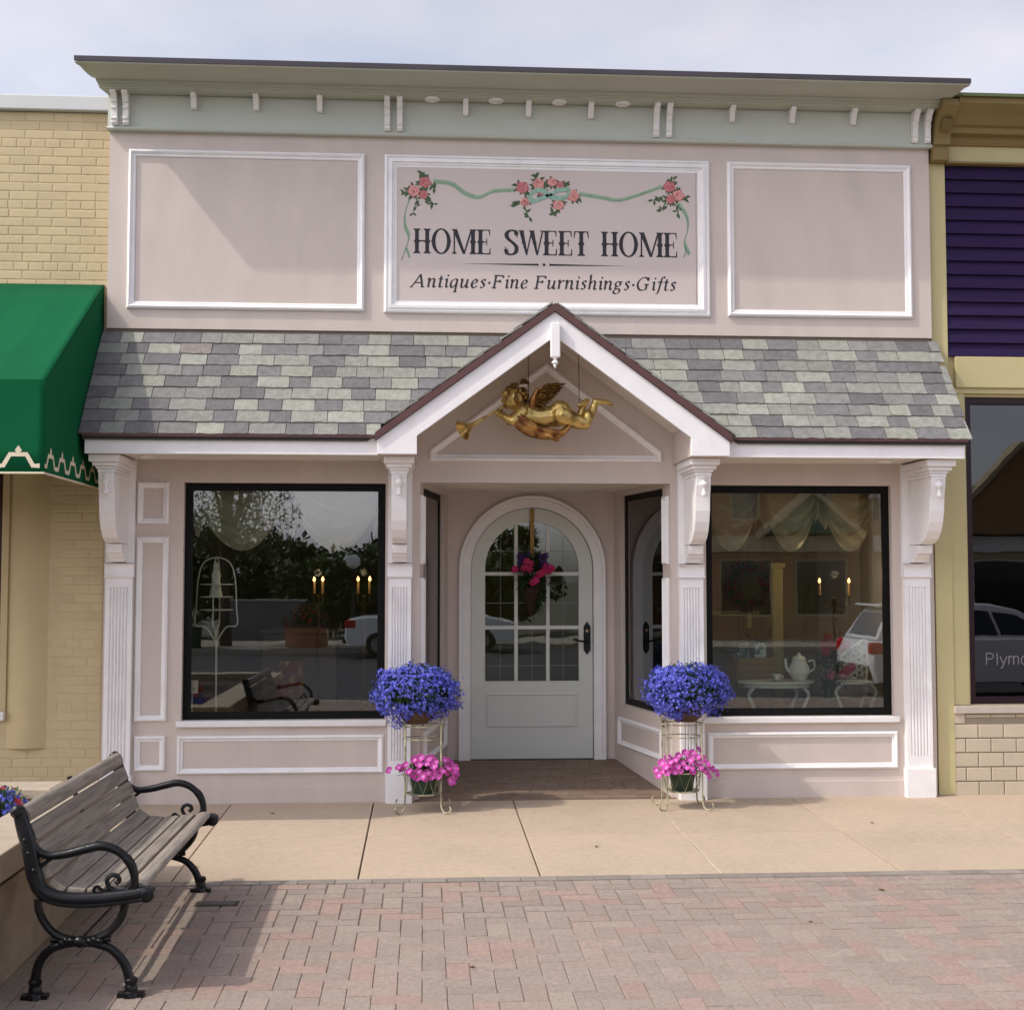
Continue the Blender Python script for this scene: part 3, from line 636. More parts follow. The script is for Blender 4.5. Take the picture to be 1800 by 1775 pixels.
# ================================================================== THE SIGN
SY = -.0355
sign = thing('shop_sign', 'painted shop sign with roses and ribbon reading HOME SWEET HOME in a white frame', 'sign', (GX, SY, 3.6))
obj('sign_board', MB().box(-.225, 2.03, SY-.006, SY-.0003, 3.64, 4.67), SIGNB, sign)
obj('sign_frame', frame(rect(-.302, 2.137, 3.568, 4.755), [(0, .010), (.006, .020), (.018, .024), (.022, .014), (.034, .014), (.038, .026), (.056, .030), (.060, .018), (.072, .018), (.076, .012), (.092, .008)], SY), WHITE2, sign, smooth=True, ang=25)
class Pen:
    """flat painted strokes: every ribbon lies a hair above the one before it"""
    def __init__(s, y, fx): s.mb = MB(); s.y = y; s.fx = fx; s.k = 0
    def lay(s): s.k += 1; return s.y-.0006-.00012*(s.k % 9)
    def stroke(s, pts, w, t, a=0.0, smooth=True):
        P = smoothpts([(p[0], p[1], 0) for p in pts], 5) if smooth and len(pts) > 2 else [Vector((p[0], p[1], 0)) for p in pts]
        y = s.lay(); L_, R_ = [], []; n = len(P)
        for i, p in enumerate(P):
            d = (P[min(i+1, n-1)]-P[max(i-1, 0)]).normalized(); nx, ny = -d.y, d.x
            rx, ry = nx*math.cos(a)+ny*math.sin(a), -nx*math.sin(a)+ny*math.cos(a)
            h = math.sqrt((w/2*rx)**2+(t/2*ry)**2)
            L_.append((p.x+nx*h, p.y+ny*h)); R_.append((p.x-nx*h, p.y-ny*h))
        v = [s.fx(q) for q in L_+R_]; v = [(q[0], y, q[1]) for q in v]
        s.mb.add(v, [(i, i+1, n+i+1, n+i) for i in range(n-1)])
    def poly(s, pts):
        y = s.lay(); s.mb.add([(q[0], y, q[1]) for q in map(s.fx, pts)], [tuple(range(len(pts)))])
    def ring(s, c_, ro, ri, n=30):
        y = s.lay(); v = [(c_[0]+r[0]*math.cos(2*math.pi*i/n), c_[1]+r[1]*math.sin(2*math.pi*i/n)) for r in (ro, ri) for i in range(n)]
        s.mb.add([(q[0], y, q[1]) for q in map(s.fx, v)], [(i, (i+1) % n, n+(i+1) % n, n+i) for i in range(n)])
def stem(P, x, w=.165, y0=0., y1=1., spur=True, se=.07):
    P.poly([(x-w/2, y0), (x+w/2, y0), (x+w/2, y1), (x-w/2, y1)])
    for y, s in ((y0, 1), (y1, -1)):
        P.poly([(x-w/2-se, y), (x+w/2+se, y), (x+w/2+se, y+s*.03), (x+w/2, y+s*.09), (x-w/2, y+s*.09), (x-w/2-se, y+s*.03)])
    if spur:
        m = (y0+y1)/2-.01; P.poly([(x-w/2-.055, m), (x-w/2, m-.08), (x+w/2, m-.08), (x+w/2+.055, m), (x+w/2, m+.08), (x-w/2, m+.08)])
def cap(P, ch, x):
    """condensed spurred serif capitals, height 1; returns the advance"""
    Q = Pen(P.y, lambda q: P.fx((q[0]+x, q[1]))); Q.mb = P.mb; Q.k = P.k
    adv = .8
    if ch == 'H': stem(Q, .14); stem(Q, .58); Q.poly([(.2, .475), (.52, .475), (.52, .535), (.2, .535)]); adv = .78
    elif ch == 'O':
        Q.ring((.40, .5), (.41, .525), (.245, .465)); adv = .86
        for sx in (0.0, .80): Q.poly([(sx-.05, .5), (sx+.05 if sx < .4 else sx-.06, .42), (sx+.05 if sx < .4 else sx-.06, .58)] if sx < .4 else [(sx+.05, .5), (sx-.06, .58), (sx-.06, .42)])
    elif ch == 'M':
        stem(Q, .10, .065, 0, 1, False, .07); stem(Q, .90, .165)
        Q.poly([(.02, 1), (.22, 1), (.58, .0), (.46, .0)]); Q.poly([(.48, .0), (.55, .0), (.88, 1.0), (.80, 1.0)]); adv = 1.08
    elif ch == 'E':
        stem(Q, .14)
        for y, xe, h in ((.0, .56, .045), (.955, .54, .045), (.48, .42, .045)): Q.poly([(.18, y), (xe, y), (xe, y+h), (.18, y+h)])
        Q.poly([(.50, .0), (.57, .0), (.58, .27), (.55, .27)]); Q.poly([(.48, 1.0), (.55, 1.0), (.56, .76), (.53, .76)]); Q.poly([(.39, .36), (.43, .36), (.43, .64), (.39, .64)]); adv = .64
    elif ch == 'S':
        Q.stroke([(.52, .80), (.44, .95), (.28, .99), (.12, .90), (.09, .76), (.18, .62), (.38, .46), (.50, .30), (.46, .10), (.28, .01), (.12, .06), (.04, .22)], .18, .065)
        Q.poly([(.50, .70), (.545, .70), (.55, 1.0), (.51, .98)]); Q.poly([(.02, .0), (.055, .02), (.06, .32), (.015, .32)]); adv = .64
    elif ch == 'W':
        for a, b, w in ((.06, .30, .19), (.50, .74, .19)): Q.poly([(a-w/2, 1), (a+w/2, 1), (b+.03, 0), (b-.05, 0)])
        for a, b, w in ((.50, .28, .065), (.96, .73, .065)): Q.poly([(a-w/2, 1), (a+w/2, 1), (b+.025, 0), (b-.025, 0)])
        for a in (.06, .50, .96): Q.poly([(a-.12, .965), (a+.12, .965), (a+.12, 1.0), (a-.12, 1.0)])
        for a in (.16, .62): Q.poly([(a-.10, .5), (a, .42), (a+.1, .5), (a, .58)])
        adv = .98
    elif ch == 'T':
        stem(Q, .32, .165, 0, 1, True, .08); Q.poly([(.02, .955), (.62, .955), (.62, 1.0), (.02, 1.0)])
        Q.poly([(.0, .72), (.035, .72), (.09, 1.0), (.02, 1.0)]); Q.poly([(.605, .72), (.64, .72), (.62, 1.0), (.55, 1.0)]); adv = .66
    P.k = Q.k; return adv
def capword(word, x0, x1, z0, h):
    adv = {'H': .78, 'O': .86, 'M': 1.08, 'E': .64, 'S': .64, 'W': .98, 'T': .66}; tot = sum(adv[c_] for c_ in word); sx = (x1-x0)/tot
    P = Pen(SY-.006, lambda q: (x0+q[0]*sx, z0+q[1]*h)); x = 0
    for c_ in word: x += cap(P, c_, x)
    obj('lettering', P.mb, INK, sign)
capword('HOME', -.085, .497, 4.017, .186); capword('SWEET', .59, 1.225, 4.017, .186); capword('HOME', 1.315, 1.90, 4.017, .186)
P = Pen(SY-.006, lambda q: q)
P.poly([(.27, 3.945), (.845, 3.938), (.845, 3.953)]); P.poly([(1.52, 3.945), (.925, 3.953), (.925, 3.938)]); P.ring((.885, 3.9455), (.011, .011), (.0005, .0005), 14)
obj('dividing_rule', P.mb, INK, sign)
SER = [(-.05, .405), (.0, .445)]
GLY = {
 'A': (.62, [[(-.02, .0), (.10, .18), (.36, .68)], [(.34, .68), (.44, .35), (.52, .0)], [(.12, .23), (.47, .23)], [(-.08, .01), (.07, .01)], [(.44, .01), (.62, .01)]]),
 'n': (.40, [[(-.04, .39), (.03, .45), (.03, .0)], [(.03, .25), (.12, .41), (.22, .45), (.28, .37), (.27, .06), (.33, .01), (.38, .06)]]),
 't': (.26, [[(.09, .60), (.07, .10), (.12, .01), (.22, .06)], [(-.03, .44), (.20, .44)]]),
 'i': (.21, [[(-.03, .38), (.06, .44), (.06, .07), (.11, .01), (.17, .06)], [(.07, .60), (.075, .655)]]),
 'q': (.40, [[(.30, .40), (.20, .45), (.06, .36), (.01, .18), (.06, .02), (.16, .02), (.28, .20)], [(.30, .45), (.27, -.22)], [(.18, -.22), (.34, -.22)]]),
 'u': (.41, [[(-.04, .39), (.04, .44), (.03, .10), (.08, .01), (.18, .05), (.28, .22)], [(.30, .45), (.28, .07), (.33, .01), (.39, .06)]]),
 'e': (.35, [[(.03, .20), (.20, .27), (.25, .37), (.17, .45), (.06, .36), (.01, .18), (.08, .02), (.18, .02), (.28, .12)]]),
 's': (.30, [[(.22, .38), (.15, .45), (.06, .40), (.06, .31), (.16, .20), (.18, .10), (.10, .01), (.0, .04)]]),
 'F': (.50, [[(.10, .66), (.08, .0)], [(.08, .66), (.46, .66)], [(.46, .66), (.45, .54)], [(.09, .36), (.34, .36)], [(.33, .44), (.33, .29)], [(-.03, .01), (.19, .01)], [(.0, .66), (.2, .66)]]),
 'r': (.29, [[(-.04, .39), (.03, .45), (.03, .0)], [(.03, .25), (.10, .38), (.19, .45), (.25, .41)]]),
 'h': (.40, [[(-.02, .70), (.03, .72), (.03, .0)], [(.03, .25), (.12, .41), (.22, .45), (.28, .37), (.27, .06), (.33, .01), (.38, .06)]]),
 'g': (.39, [[(.22, .44), (.08, .42), (.03, .30), (.08, .19), (.20, .19), (.27, .30), (.22, .44)], [(.24, .42), (.36, .44)], [(.10, .19), (.03, .10), (.12, .05), (.24, .03), (.26, -.10), (.14, -.20), (.0, -.17), (-.02, -.06), (.08, .05)]]),
 'G': (.62, [[(.52, .56), (.42, .66), (.24, .66), (.08, .50), (.03, .28), (.12, .06), (.28, .0), (.44, .05)], [(.48, .30), (.46, .03)], [(.36, .31), (.58, .31)], [(.54, .68), (.52, .50)]]),
 'f': (.25, [[(.30, .66), (.22, .72), (.14, .60), (.08, .10), (.03, -.14), (-.06, -.20)], [(-.04, .44), (.24, .44)]]),
 ' ': (.19, []), '·': (.18, [[(.02, .24), (.022, .305)]])}
txt = 'Antiques·Fine Furnishings·Gifts'; tot = sum(GLY[c_][0] for c_ in txt); sx = 1.99/tot; hz = .142; x = 0
P = Pen(SY-.006, None)
for c_ in txt+' ':
    if c_ in ' ·':
        if P.mb.v: obj('lettering', P.mb, INK, sign); P.mb = MB()
    P.fx = lambda q, x=x: (-.10+x*sx+q[0]*.152+.16*q[1]*hz, 3.765+q[1]*hz)
    for st in GLY[c_][1]:
        dot = c_ == '·' or (c_ == 'i' and st[0][1] > .55)
        if dot: P.ring((st[0][0]+.02, (st[0][1]+st[1][1])/2), (.062, .066) if c_ == '·' else (.05, .052), (.0005, .0005), 14); continue
        P.stroke(st, .115 if dot else .104, .10 if dot else .036, rad(28) if not dot else 0)
    if c_ == '·': obj('lettering_dot', P.mb, INK, sign); P.mb = MB()
    x += GLY[c_][0]
# painted ribbon and roses
def ribbon(pts, w, name='ribbon'):
    P = Pen(SY-.006, lambda q: q); P.stroke(pts, w, .006, rad(70)); obj(name, P.mb, RIBB, sign)
    Q = Pen(SY-.0072, lambda q: q); Q.stroke([(a, b-.004) for a, b in pts], w*.25, .004, rad(60)); obj('ribbon_shade', Q.mb, RIBD, sign)
ribbon([(.06, 4.561), (.198, 4.543), (.292, 4.477), (.399, 4.447), (.507, 4.494), (.66, 4.508)], .036)
ribbon([(1.15, 4.487), (1.305, 4.466), (1.441, 4.444), (1.578, 4.481), (1.78, 4.556)], .034)
ribbon([(-.115, 4.43), (-.149, 4.318), (-.148, 4.224), (-.121, 4.143), (-.141, 4.061), (-.174, 3.966)], .045); ribbon([(-.14, 4.06), (-.125, 4.02), (-.115, 3.985)], .03)
ribbon([(1.90, 4.43), (1.962, 4.331), (1.970, 4.235), (1.945, 4.138), (1.979, 4.042)], .042); ribbon([(1.955, 4.10), (1.95, 4.05), (1.935, 4.02)], .028)
def rose(x, z, r, k=0):
    for i, (rr, cl) in enumerate(((1.0, k), (.8, k+1), (.58, k), (.38, k+1), (.2, 0))):
        n = 22; P = Pen(SY-.0074-.0003*i, lambda q: q); ph = RNG.uniform(0, 6); lob = 5 if i < 2 else 3
        ox, oz = RNG.uniform(-.1, .1)*r, RNG.uniform(-.06, .14)*r
        P.poly([(x+ox*i*.4+r*rr*(1+.10*math.sin(lob*a+ph))*math.cos(a), z+oz*i*.4+r*rr*(.92+.10*math.sin(lob*a+ph))*math.sin(a)) for a in [2*math.pi*j/n for j in range(n)]])
        obj('painted_petal', P.mb, ROSE[cl % 3], sign)
lv = Pen(SY-.0062, lambda q: q); tw = Pen(SY-.0061, lambda q: q)
def sprig(x, z, n, spread, size=.028):
    for i in range(n):
        a = RNG.uniform(0, 6.28); d = spread*RNG.uniform(.5, 1.0); cx, cz = x+d*math.cos(a), z+d*math.sin(a); s = size*RNG.uniform(.7, 1.2); b = a+RNG.uniform(-.6, .6)
        dx, dz = math.cos(b), math.sin(b)
        lv.poly([(cx-dx*s, cz-dz*s), (cx-dz*s*.42, cz+dx*s*.42), (cx+dx*s, cz+dz*s), (cx+dz*s*.42, cz-dx*s*.42)])
ROS = [(-.003, 4.552, .045, 0), (-.083, 4.485, .046, 1), (-.016, 4.457, .036, 0), (.723, 4.526, .048, 0), (.844, 4.556, .044, 1), (.946, 4.572, .036, 1), (1.007, 4.552, .028, 0), (1.102, 4.472, .048, 1), (.993, 4.401, .042, 1), (.743, 4.417, .036, 2), (.865, 4.495, .028, 0), (1.832, 4.555, .046, 0), (1.90, 4.488, .046, 1), (1.845, 4.460, .038, 0)]
for r in ROS: sprig(r[0], r[1], 9, r[2]*1.25); rose(*r)
for x, z, x2, z2 in ((-.06, 4.43, -.089, 4.333), (.02, 4.43, .05, 4.40), (-.02, 4.58, -.037, 4.61), (-.12, 4.48, -.15, 4.482), (.04, 4.54, .075, 4.51), (.74, 4.38, .77, 4.302), (.95, 4.37, .959, 4.326), (.70, 4.40, .669, 4.388), (.82, 4.58, .824, 4.615), (1.03, 4.57, 1.06, 4.53), (1.84, 4.58, 1.852, 4.606), (1.80, 4.49, 1.715, 4.45), (1.80, 4.43, 1.78, 4.38), (1.88, 4.42, 1.899, 4.357), (1.93, 4.48, 1.965, 4.475)):
    tw.stroke([(x, z), (x2, z2)], .006, .006, 0, False); sprig(x2, z2, 4, .03, .024); sprig((x+x2)/2, (z+z2)/2, 3, .03, .022)
obj('painted_leaves', lv.mb, ROSEL, sign); obj('painted_stems', tw.mb, ROSEL, sign)
bw_ = Pen(SY-.0088, lambda q: q)
for a in (-1, 1):
    bw_.stroke([(.925, 4.47), (.925+a*.07, 4.51), (.925+a*.14, 4.495+a*.02), (.925+a*.13, 4.445+a*.02), (.925+a*.05, 4.45), (.925, 4.47)], .04, .018, rad(60))
obj('painted_bow', bw_.mb, mat('painted_pale_bow', (0.26, 0.42, 0.33), 0.5, 0.25, 30), sign)

# ================================================================== NEIGHBOURING BUILDINGS
nb = thing('brick_building', 'tan painted brick building with white parapet cap left of the pink shop', 'building', (-4.5, .5, 0))
YN = .045
nw = obj('wall', wall_holes(-7.0, X0-.012, -.1, 5.045, [(-6.2, -3.03, .662, 2.6)], YN, .4), TANM, nb)
obj('parapet_cap', MB().box(-7.02, X0-.014, YN-.05, .45, 5.05, 5.16), mat('white_metal_cap', (.60, .61, .60), .45, .05, 2), nb, bevel=.008)
bm_ = [mesh_only('brick', MB().loft([[(-l/2, .001, -.0305), (l/2, .001, -.0305), (l/2, .001, .0305), (-l/2, .001, .0305)], [(-l/2+.001, -.0022, -.0285), (l/2-.001, -.0022, -.0285), (l/2-.001, -.0022, .0285), (-l/2+.001, -.0022, .0285)], [(-l/2+.006, -.0032, -.023), (l/2-.006, -.0032, -.023), (l/2-.006, -.0032, .023), (-l/2+.006, -.0032, .023)]]), TAN) for l in (.2, .098)]
CH = .0655; allb = []
for r in range(77):
    z = .03+r*CH
    if z > 5.02: break
    head = (r % 7 == 3); st = .105 if head else .2075; x = X0-.012
    off = (st/2 if (r % 2) else 0)
    i = 0; xr_ = x
    if off: allb.append((1 if not head else 1, x-off/2, z, (off-.007)/.098)); xr_ = x-off
    while xr_ > -3.75:
        allb.append((1 if head else 0, xr_-st/2, z, 1.0)); xr_ -= st
def bvis(b): return b[1] > -3.2 and (b[2] > 3.68 or b[2] < 2.35)
allb = [b for b in allb if not (-6.2 < b[1] < -2.97 and .60 < b[2] < 2.66) and not (-3.0 < b[1] < -2.695 and .38 < b[2] < 2.6)]
vb = [b for b in allb if bvis(b)][:300]; ids = {id(b) for b in vb}
for k, x, z, s in vb: inst('brick', bm_[k], (x, YN+RNG.uniform(-.0008, .0006), z), nw, rot=Matrix.Rotation(RNG.uniform(-.004, .004), 3, 'Y'), scale=(s, RNG.uniform(.7, 1.0), 1))
mbx = MB()
for b in allb:
    if id(b) in ids: continue
    l = (.2, .098)[b[0]]*b[3]; mbx.box(b[1]-l/2, b[1]+l/2, YN-.004, YN-.0002, b[2]-.029, b[2]+.029)
stuff(obj('brick_field', mbx, TAN, nw))
hp_ = [(-2.988+.281*i/14, -.048*math.sin(math.pi*i/14)) for i in range(15)]
obj('half_round_pilaster', MB().prism([(x, YN-.002+y) for x, y in hp_]+[(-2.707, YN+.01), (-2.988, YN+.01)], .40, 2.7, 'z'), TANP, nb, smooth=True)
obj('pilaster_joint', MB().prism([(x, YN-.003+y*1.02) for x, y in hp_]+[(-2.707, YN+.0), (-2.988, YN+.0)], 1.505, 1.512, 'z'), TANM, nb)
obj('window_surround', MB().box(-3.04, -2.99, YN-.02, YN+.05, .66, 2.6), TANP, nb, bevel=.004)
wq = obj('shop_window', frame(rect(-6.2, -3.035, .665, 2.6), [(0, .0), (.05, .0), (.06, -.02)], YN+.03), mat('dark_red_frame', (.04, .008, .01), .4), nb)
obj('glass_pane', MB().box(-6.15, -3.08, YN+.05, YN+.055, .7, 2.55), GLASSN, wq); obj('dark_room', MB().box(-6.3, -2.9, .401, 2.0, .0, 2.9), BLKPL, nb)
obj('window_ledge', MB().box(-6.25, -2.995, YN-.05, YN+.02, .60, .662), WHITE, nb, bevel=.005)

# green awning
aw = thing('awning', 'dark green canvas awning with cream scroll trim on the tan brick building', 'awning', (-4.2, -.3, 2.3))
AX0, AX1 = -6.4, -2.348; AP = [(.04, 3.765), (-1.41, 2.845), (-1.41, 2.262)]
mbA = MB(); NS = 90
xs_ = [AX0+(AX1-AX0)*i/NS for i in range(NS+1)]
def sag(x): 
    t = ((x-AX1) % 1.35)/1.35; return math.sin(math.pi*t)*.022+.004*math.sin(17*x)+.003*math.sin(41*x+1)
rows = [(AP[0][0]+(AP[1][0]-AP[0][0])*j/6, AP[0][1]+(AP[1][1]-AP[0][1])*j/6, math.sin(math.pi*j/6)) for j in range(7)]+[(-1.412+.004*math.sin(j), AP[1][1]+(AP[2][1]-AP[1][1])*j/4, .3 if j < 4 else .0) for j in range(1, 5)]
mbA.v = [(x, y, z-sag(x)*k) for (y, z, k) in rows for x in xs_]
mbA.f = [(j*(NS+1)+i, j*(NS+1)+i+1, (j+1)*(NS+1)+i+1, (j+1)*(NS+1)+i) for j in range(len(rows)-1) for i in range(NS)]
cv = obj('canopy', mbA, GREEN, aw, smooth=True, ang=20); sm = cv.modifiers.new('solid', 'SOLIDIFY'); sm.thickness = .006
for xs2 in (AX1-1.35, AX1-2.70): obj('canvas_seam', MB().tube([(xs2, y, z+.004) for (y, z, k) in rows[:7]]+[(xs2, y-.004, z) for (y, z, k) in rows[7:]], .004, 5), GREEN, aw)
for x in (AX1, AX0): obj('side_panel', MB().prism([(.04, 3.755), (.04, 2.265), (-1.405, 2.265), (-1.405, 2.84)], x-.004, x+.001, 'x'), GREEN, aw)
obj('bottom_binding', MB().tube([(AX0, -1.414, 2.262), (AX1+.002, -1.414, 2.262), (AX1+.002, .03, 2.262)], .007, 6), CREAMT, aw)
mbT = MB(); PER = .262
def hump(o, dx, top):  # one repeat of the trim, in (along, z)
    return [(o-.131, .045), (o-.09, .045), (o-.05, .115), (o+.05, .115), (o+.09, .045), (o+.131, .045)]
def trim(fn, s0, s1, ph):
    mb = MB(); k = math.ceil((s0-ph)/PER-.2)
    while ph+k*PER < s1+.02:
        o = ph+k*PER; P = Pen(0, lambda q: q); pts = [p for p in hump(o, 0, 0)]
        P.stroke(pts, .029, .029, 0, False)
        P.k = 3; P.poly([(o, .118), (o+.022, .14), (o, .172), (o-.022, .14)])
        off = len(mb.v)
        for (a, y, z) in P.mb.v: mb.v.append(fn(min(max(a, s0), s1), z, y))
        mb.f += [tuple(i+off for i in f) for f in P.mb.f]; k += 1
    return mb
obj('trim_scroll', trim(lambda a, z, y: (a, -1.4165+y, 2.262+z), AX0, AX1, AX1-.155), CREAMT, aw)
obj('trim_scroll', trim(lambda a, z, y: (AX1+.0025-y, a, 2.262+z), -1.405, .03, -1.405+.131), CREAMT, aw)
for x in (AX0+.05, -4.4, AX1-.05): obj('frame_arm', MB().tube([(x, .04, 2.30), (x, -1.39, 2.285), (x, -1.39, 2.82), (x, .03, 3.72)], .012, 6), mat('steel_tube_%d' % int(x*10+100), (.3, .3, .3), .4, metal=.8), aw)

# right-hand neighbour
rb_ = thing('siding_building', 'cream-yellow building with dark purple siding right of the pink shop', 'building', (5.6, .5, 0))
YR = .04
rw = obj('wall', wall_holes(X1+.012, 8.0, -.1, 5.19, [(4.115, 7.4, .668, 2.998)], YR, .35), CREAM, rb_)
obj('corner_post', MB().box(X1+.014, 3.978, YR-.035, YR-.0005, .0, 4.79), CREAM, rb_, bevel=.003)
obj('inner_post', MB().box(3.979, 4.10, YR-.022, YR-.0005, .665, 3.02), CREAM, rb_, bevel=.003)
obj('band_board', MB().box(3.979, 8.0, YR-.03, YR-.0005, 3.02, 3.06), CREAM, rb_, bevel=.003); obj('band_board', MB().box(4.03, 8.0, YR-.05, YR-.0005, 3.061, 3.30), CREAM, rb_, bevel=.006)
sd = mesh_only('siding_board', MB().prism([(-.0005, .0), (-.034, .0), (-.032, .012), (-.008, .107), (-.0005, .107)], 3.981, 8.0, 'x'), PURPLE)
for i in range(14): inst('siding_board', sd, (0, YR, 3.305+i*.1055), rb_)
wv = obj('shop_window', frame(rect(4.118, 7.395, .67, 2.995), [(0, .004), (.045, .004), (.052, -.02)], YR+.03), mat('maroon_window_frame', (.022, .006, .012), .35), rb_)
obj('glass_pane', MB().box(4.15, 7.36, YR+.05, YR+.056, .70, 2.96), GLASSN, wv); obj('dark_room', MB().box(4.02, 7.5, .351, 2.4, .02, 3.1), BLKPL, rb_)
obj('window_sill', MB().box(3.97, 8.0, YR-.06, YR+.02, .604, .662), STONE, rb_, bevel=.006)
bk = obj('block_base', MB().box(3.965, 8.0, YR-.022, YR-.001, -.1, .603), BLOCKM, rb_)
blm = {}
for l in (.187, .09): blm[l] = mesh_only('block', MB().loft([[(-l/2, 0, -.049), (l/2, 0, -.049), (l/2, 0, .049), (-l/2, 0, .049)], [(-l/2, -.006, -.049), (l/2, -.006, -.049), (l/2, -.006, .049), (-l/2, -.006, .049)], [(-l/2+.004, -.010, -.045), (l/2-.004, -.010, -.045), (l/2-.004, -.010, .045), (-l/2+.004, -.010, .045)]]), BLOCK)
for r in range(6):
    z = .045+r*.1065; x = 3.966
    if z > .59: zc = .058
    if r % 2: inst('block', blm[.09], (x+.045, YR-.0225, z), bk); x += .0975
    while x < 6.5:
        inst('block', blm[.187], (x+.0935, YR-.0225, z if r < 5 else .590-.006), bk, scale=(1, 1, 1 if r < 5 else .22)); x += .1945
# cornice of the neighbour
obj('cornice_frieze', MB().box(3.979, 8.0, YR-.05, YR-.0005, 4.80, 4.925), CREAM, rb_); obj('cornice_bead', MB().box(3.979, 8.0, YR-.075, YR-.0005, 4.785, 4.80), CREAMD, rb_)
obj('cornice_moulding', MB().prism([(YR, 4.926), (YR-.07, 4.926), (YR-.09, 4.95), (YR-.10, 4.985), (YR-.16, 4.99), (YR-.17, 5.03), (YR-.20, 5.04), (YR-.26, 5.10), (YR-.34, 5.16), (YR-.345, 5.20), (YR, 5.20)], 3.979, 8.0, 'x'), CREAMD, rb_)
cbp = [(YR-.001, 5.19), (YR-.34, 5.19), (YR-.34, 5.14), (YR-.25, 5.07), (YR-.19, 5.0), (YR-.16, 4.94), (YR-.16, 4.90), (YR-.13, 4.895), (YR-.13, 4.79), (YR-.001, 4.79)]
cbk = obj('corner_bracket', MB().prism(cbp, X1+.02, 3.978, 'x'), CREAMD, rb_, bevel=.004)
obj('bracket_inset', MB().prism([(YR-.262, 5.068), (YR-.198, 4.995), (YR-.21, 4.985), (YR-.275, 5.06)], X1+.045, 3.955, 'x'), mat('dark_ochre', (.16, .11, .04), .6), cbk)
obj('roof_edge', MB().box(X1+.014, 8.0, YR-.37, .3, 5.201, 5.225), mat('green_metal_edge', (.10, .12, .05), .5), rb_)
# window lettering
GW = {'P': (.66, [[(.08, .0), (.08, .72)], [(.08, .70), (.34, .70), (.50, .60), (.50, .45), (.34, .35), (.08, .35)]]), 'l': (.24, [[(.09, 0), (.09, .74)]]),
      'y': (.50, [[(.03, .52), (.24, .02)], [(.46, .52), (.24, .0), (.17, -.17), (.05, -.20)]]),
      'm': (.82, [[(.08, 0), (.08, .53)], [(.08, .36), (.18, .51), (.30, .50), (.37, .38), (.37, .0)], [(.37, .36), (.47, .51), (.60, .50), (.67, .38), (.67, .0)]]),
      'o': (.58, [[(.28, .53), (.10, .45), (.05, .26), (.10, .06), (.28, -.01), (.46, .06), (.51, .26), (.46, .45), (.28, .53)]])}
P = Pen(YR+.0495, None); x = 0
for c_ in 'Plymo':
    P.fx = lambda q, x=x: (4.255+(q[0]+x)*.125, .962+q[1]*.122)
    for st in GW[c_][1]: P.stroke(st, .075, .07)
    x += GW[c_][0]
wl_ = obj('window_lettering', P.mb, TEXTG, wv)

# ================================================================== BENCH
BEN = thing('park_bench', 'weathered grey slatted bench with black cast-iron scroll ends facing right', 'bench', (-1.37, -3.35, -.065))
prof = [(-1.628, .690), (-1.598, .610), (-1.552, .495), (-1.517, .405), (-1.468, .352), (-1.395, .336), (-1.318, .338), (-1.21, .348), (-1.125, .352)]
pc = smoothpts([(a, 0, b) for a, b in prof], 8); Ls = [0]
for a, b in zip(pc, pc[1:]): Ls.append(Ls[-1]+(b-a).length)
def at(s):
    for i in range(len(Ls)-1):
        if Ls[i+1] >= s or i == len(Ls)-2: 
            t = (s-Ls[i])/(Ls[i+1]-Ls[i]); return pc[i].lerp(pc[i+1], t), (pc[i+1]-pc[i]).normalized()
NSL = 9; sp = Ls[-1]/NSL
BY0, BY1 = -4.178, -2.522
for i in range(NSL):
    p, t = at((i+.5)*sp); nrm = Vector((-t.z, 0, t.x)); 
    if nrm.z < 0 and i > 3: nrm = -nrm
    if nrm.x < 0 and i <= 3: nrm = -nrm
    w, h = sp/2-.0055, .0145
    n = 4; mb = MB()
    if i in (0, NSL-1):   # the rolled top and front boards are rounded
        sec = [p+t*(w*math.cos(a))*1.05+nrm*(.021*math.sin(a)) for a in [2*math.pi*j/14 for j in range(14)]]
    else: sec = [p-t*w-nrm*h, p+t*w-nrm*h, p+t*w+nrm*h, p-t*w+nrm*h]
    mb.loft([[(q.x, y, q.z) for q in sec] for y in (BY0, BY1)])
    obj('slat', mb, WOOD, BEN, smooth=i in (0, NSL-1), bevel=.004 if i not in (0, NSL-1) else 0)
mb = MB().box(-1.612, -1.585, -3.38, -3.34, .36, .66)
obj('centre_strap', MB().tube([(a-.026, -3.36, b-.006) if i < 4 else (a-.012, -3.36, b-.024) for i, (a, b) in enumerate(prof[:-1])], .012, 6), IRON, BEN)
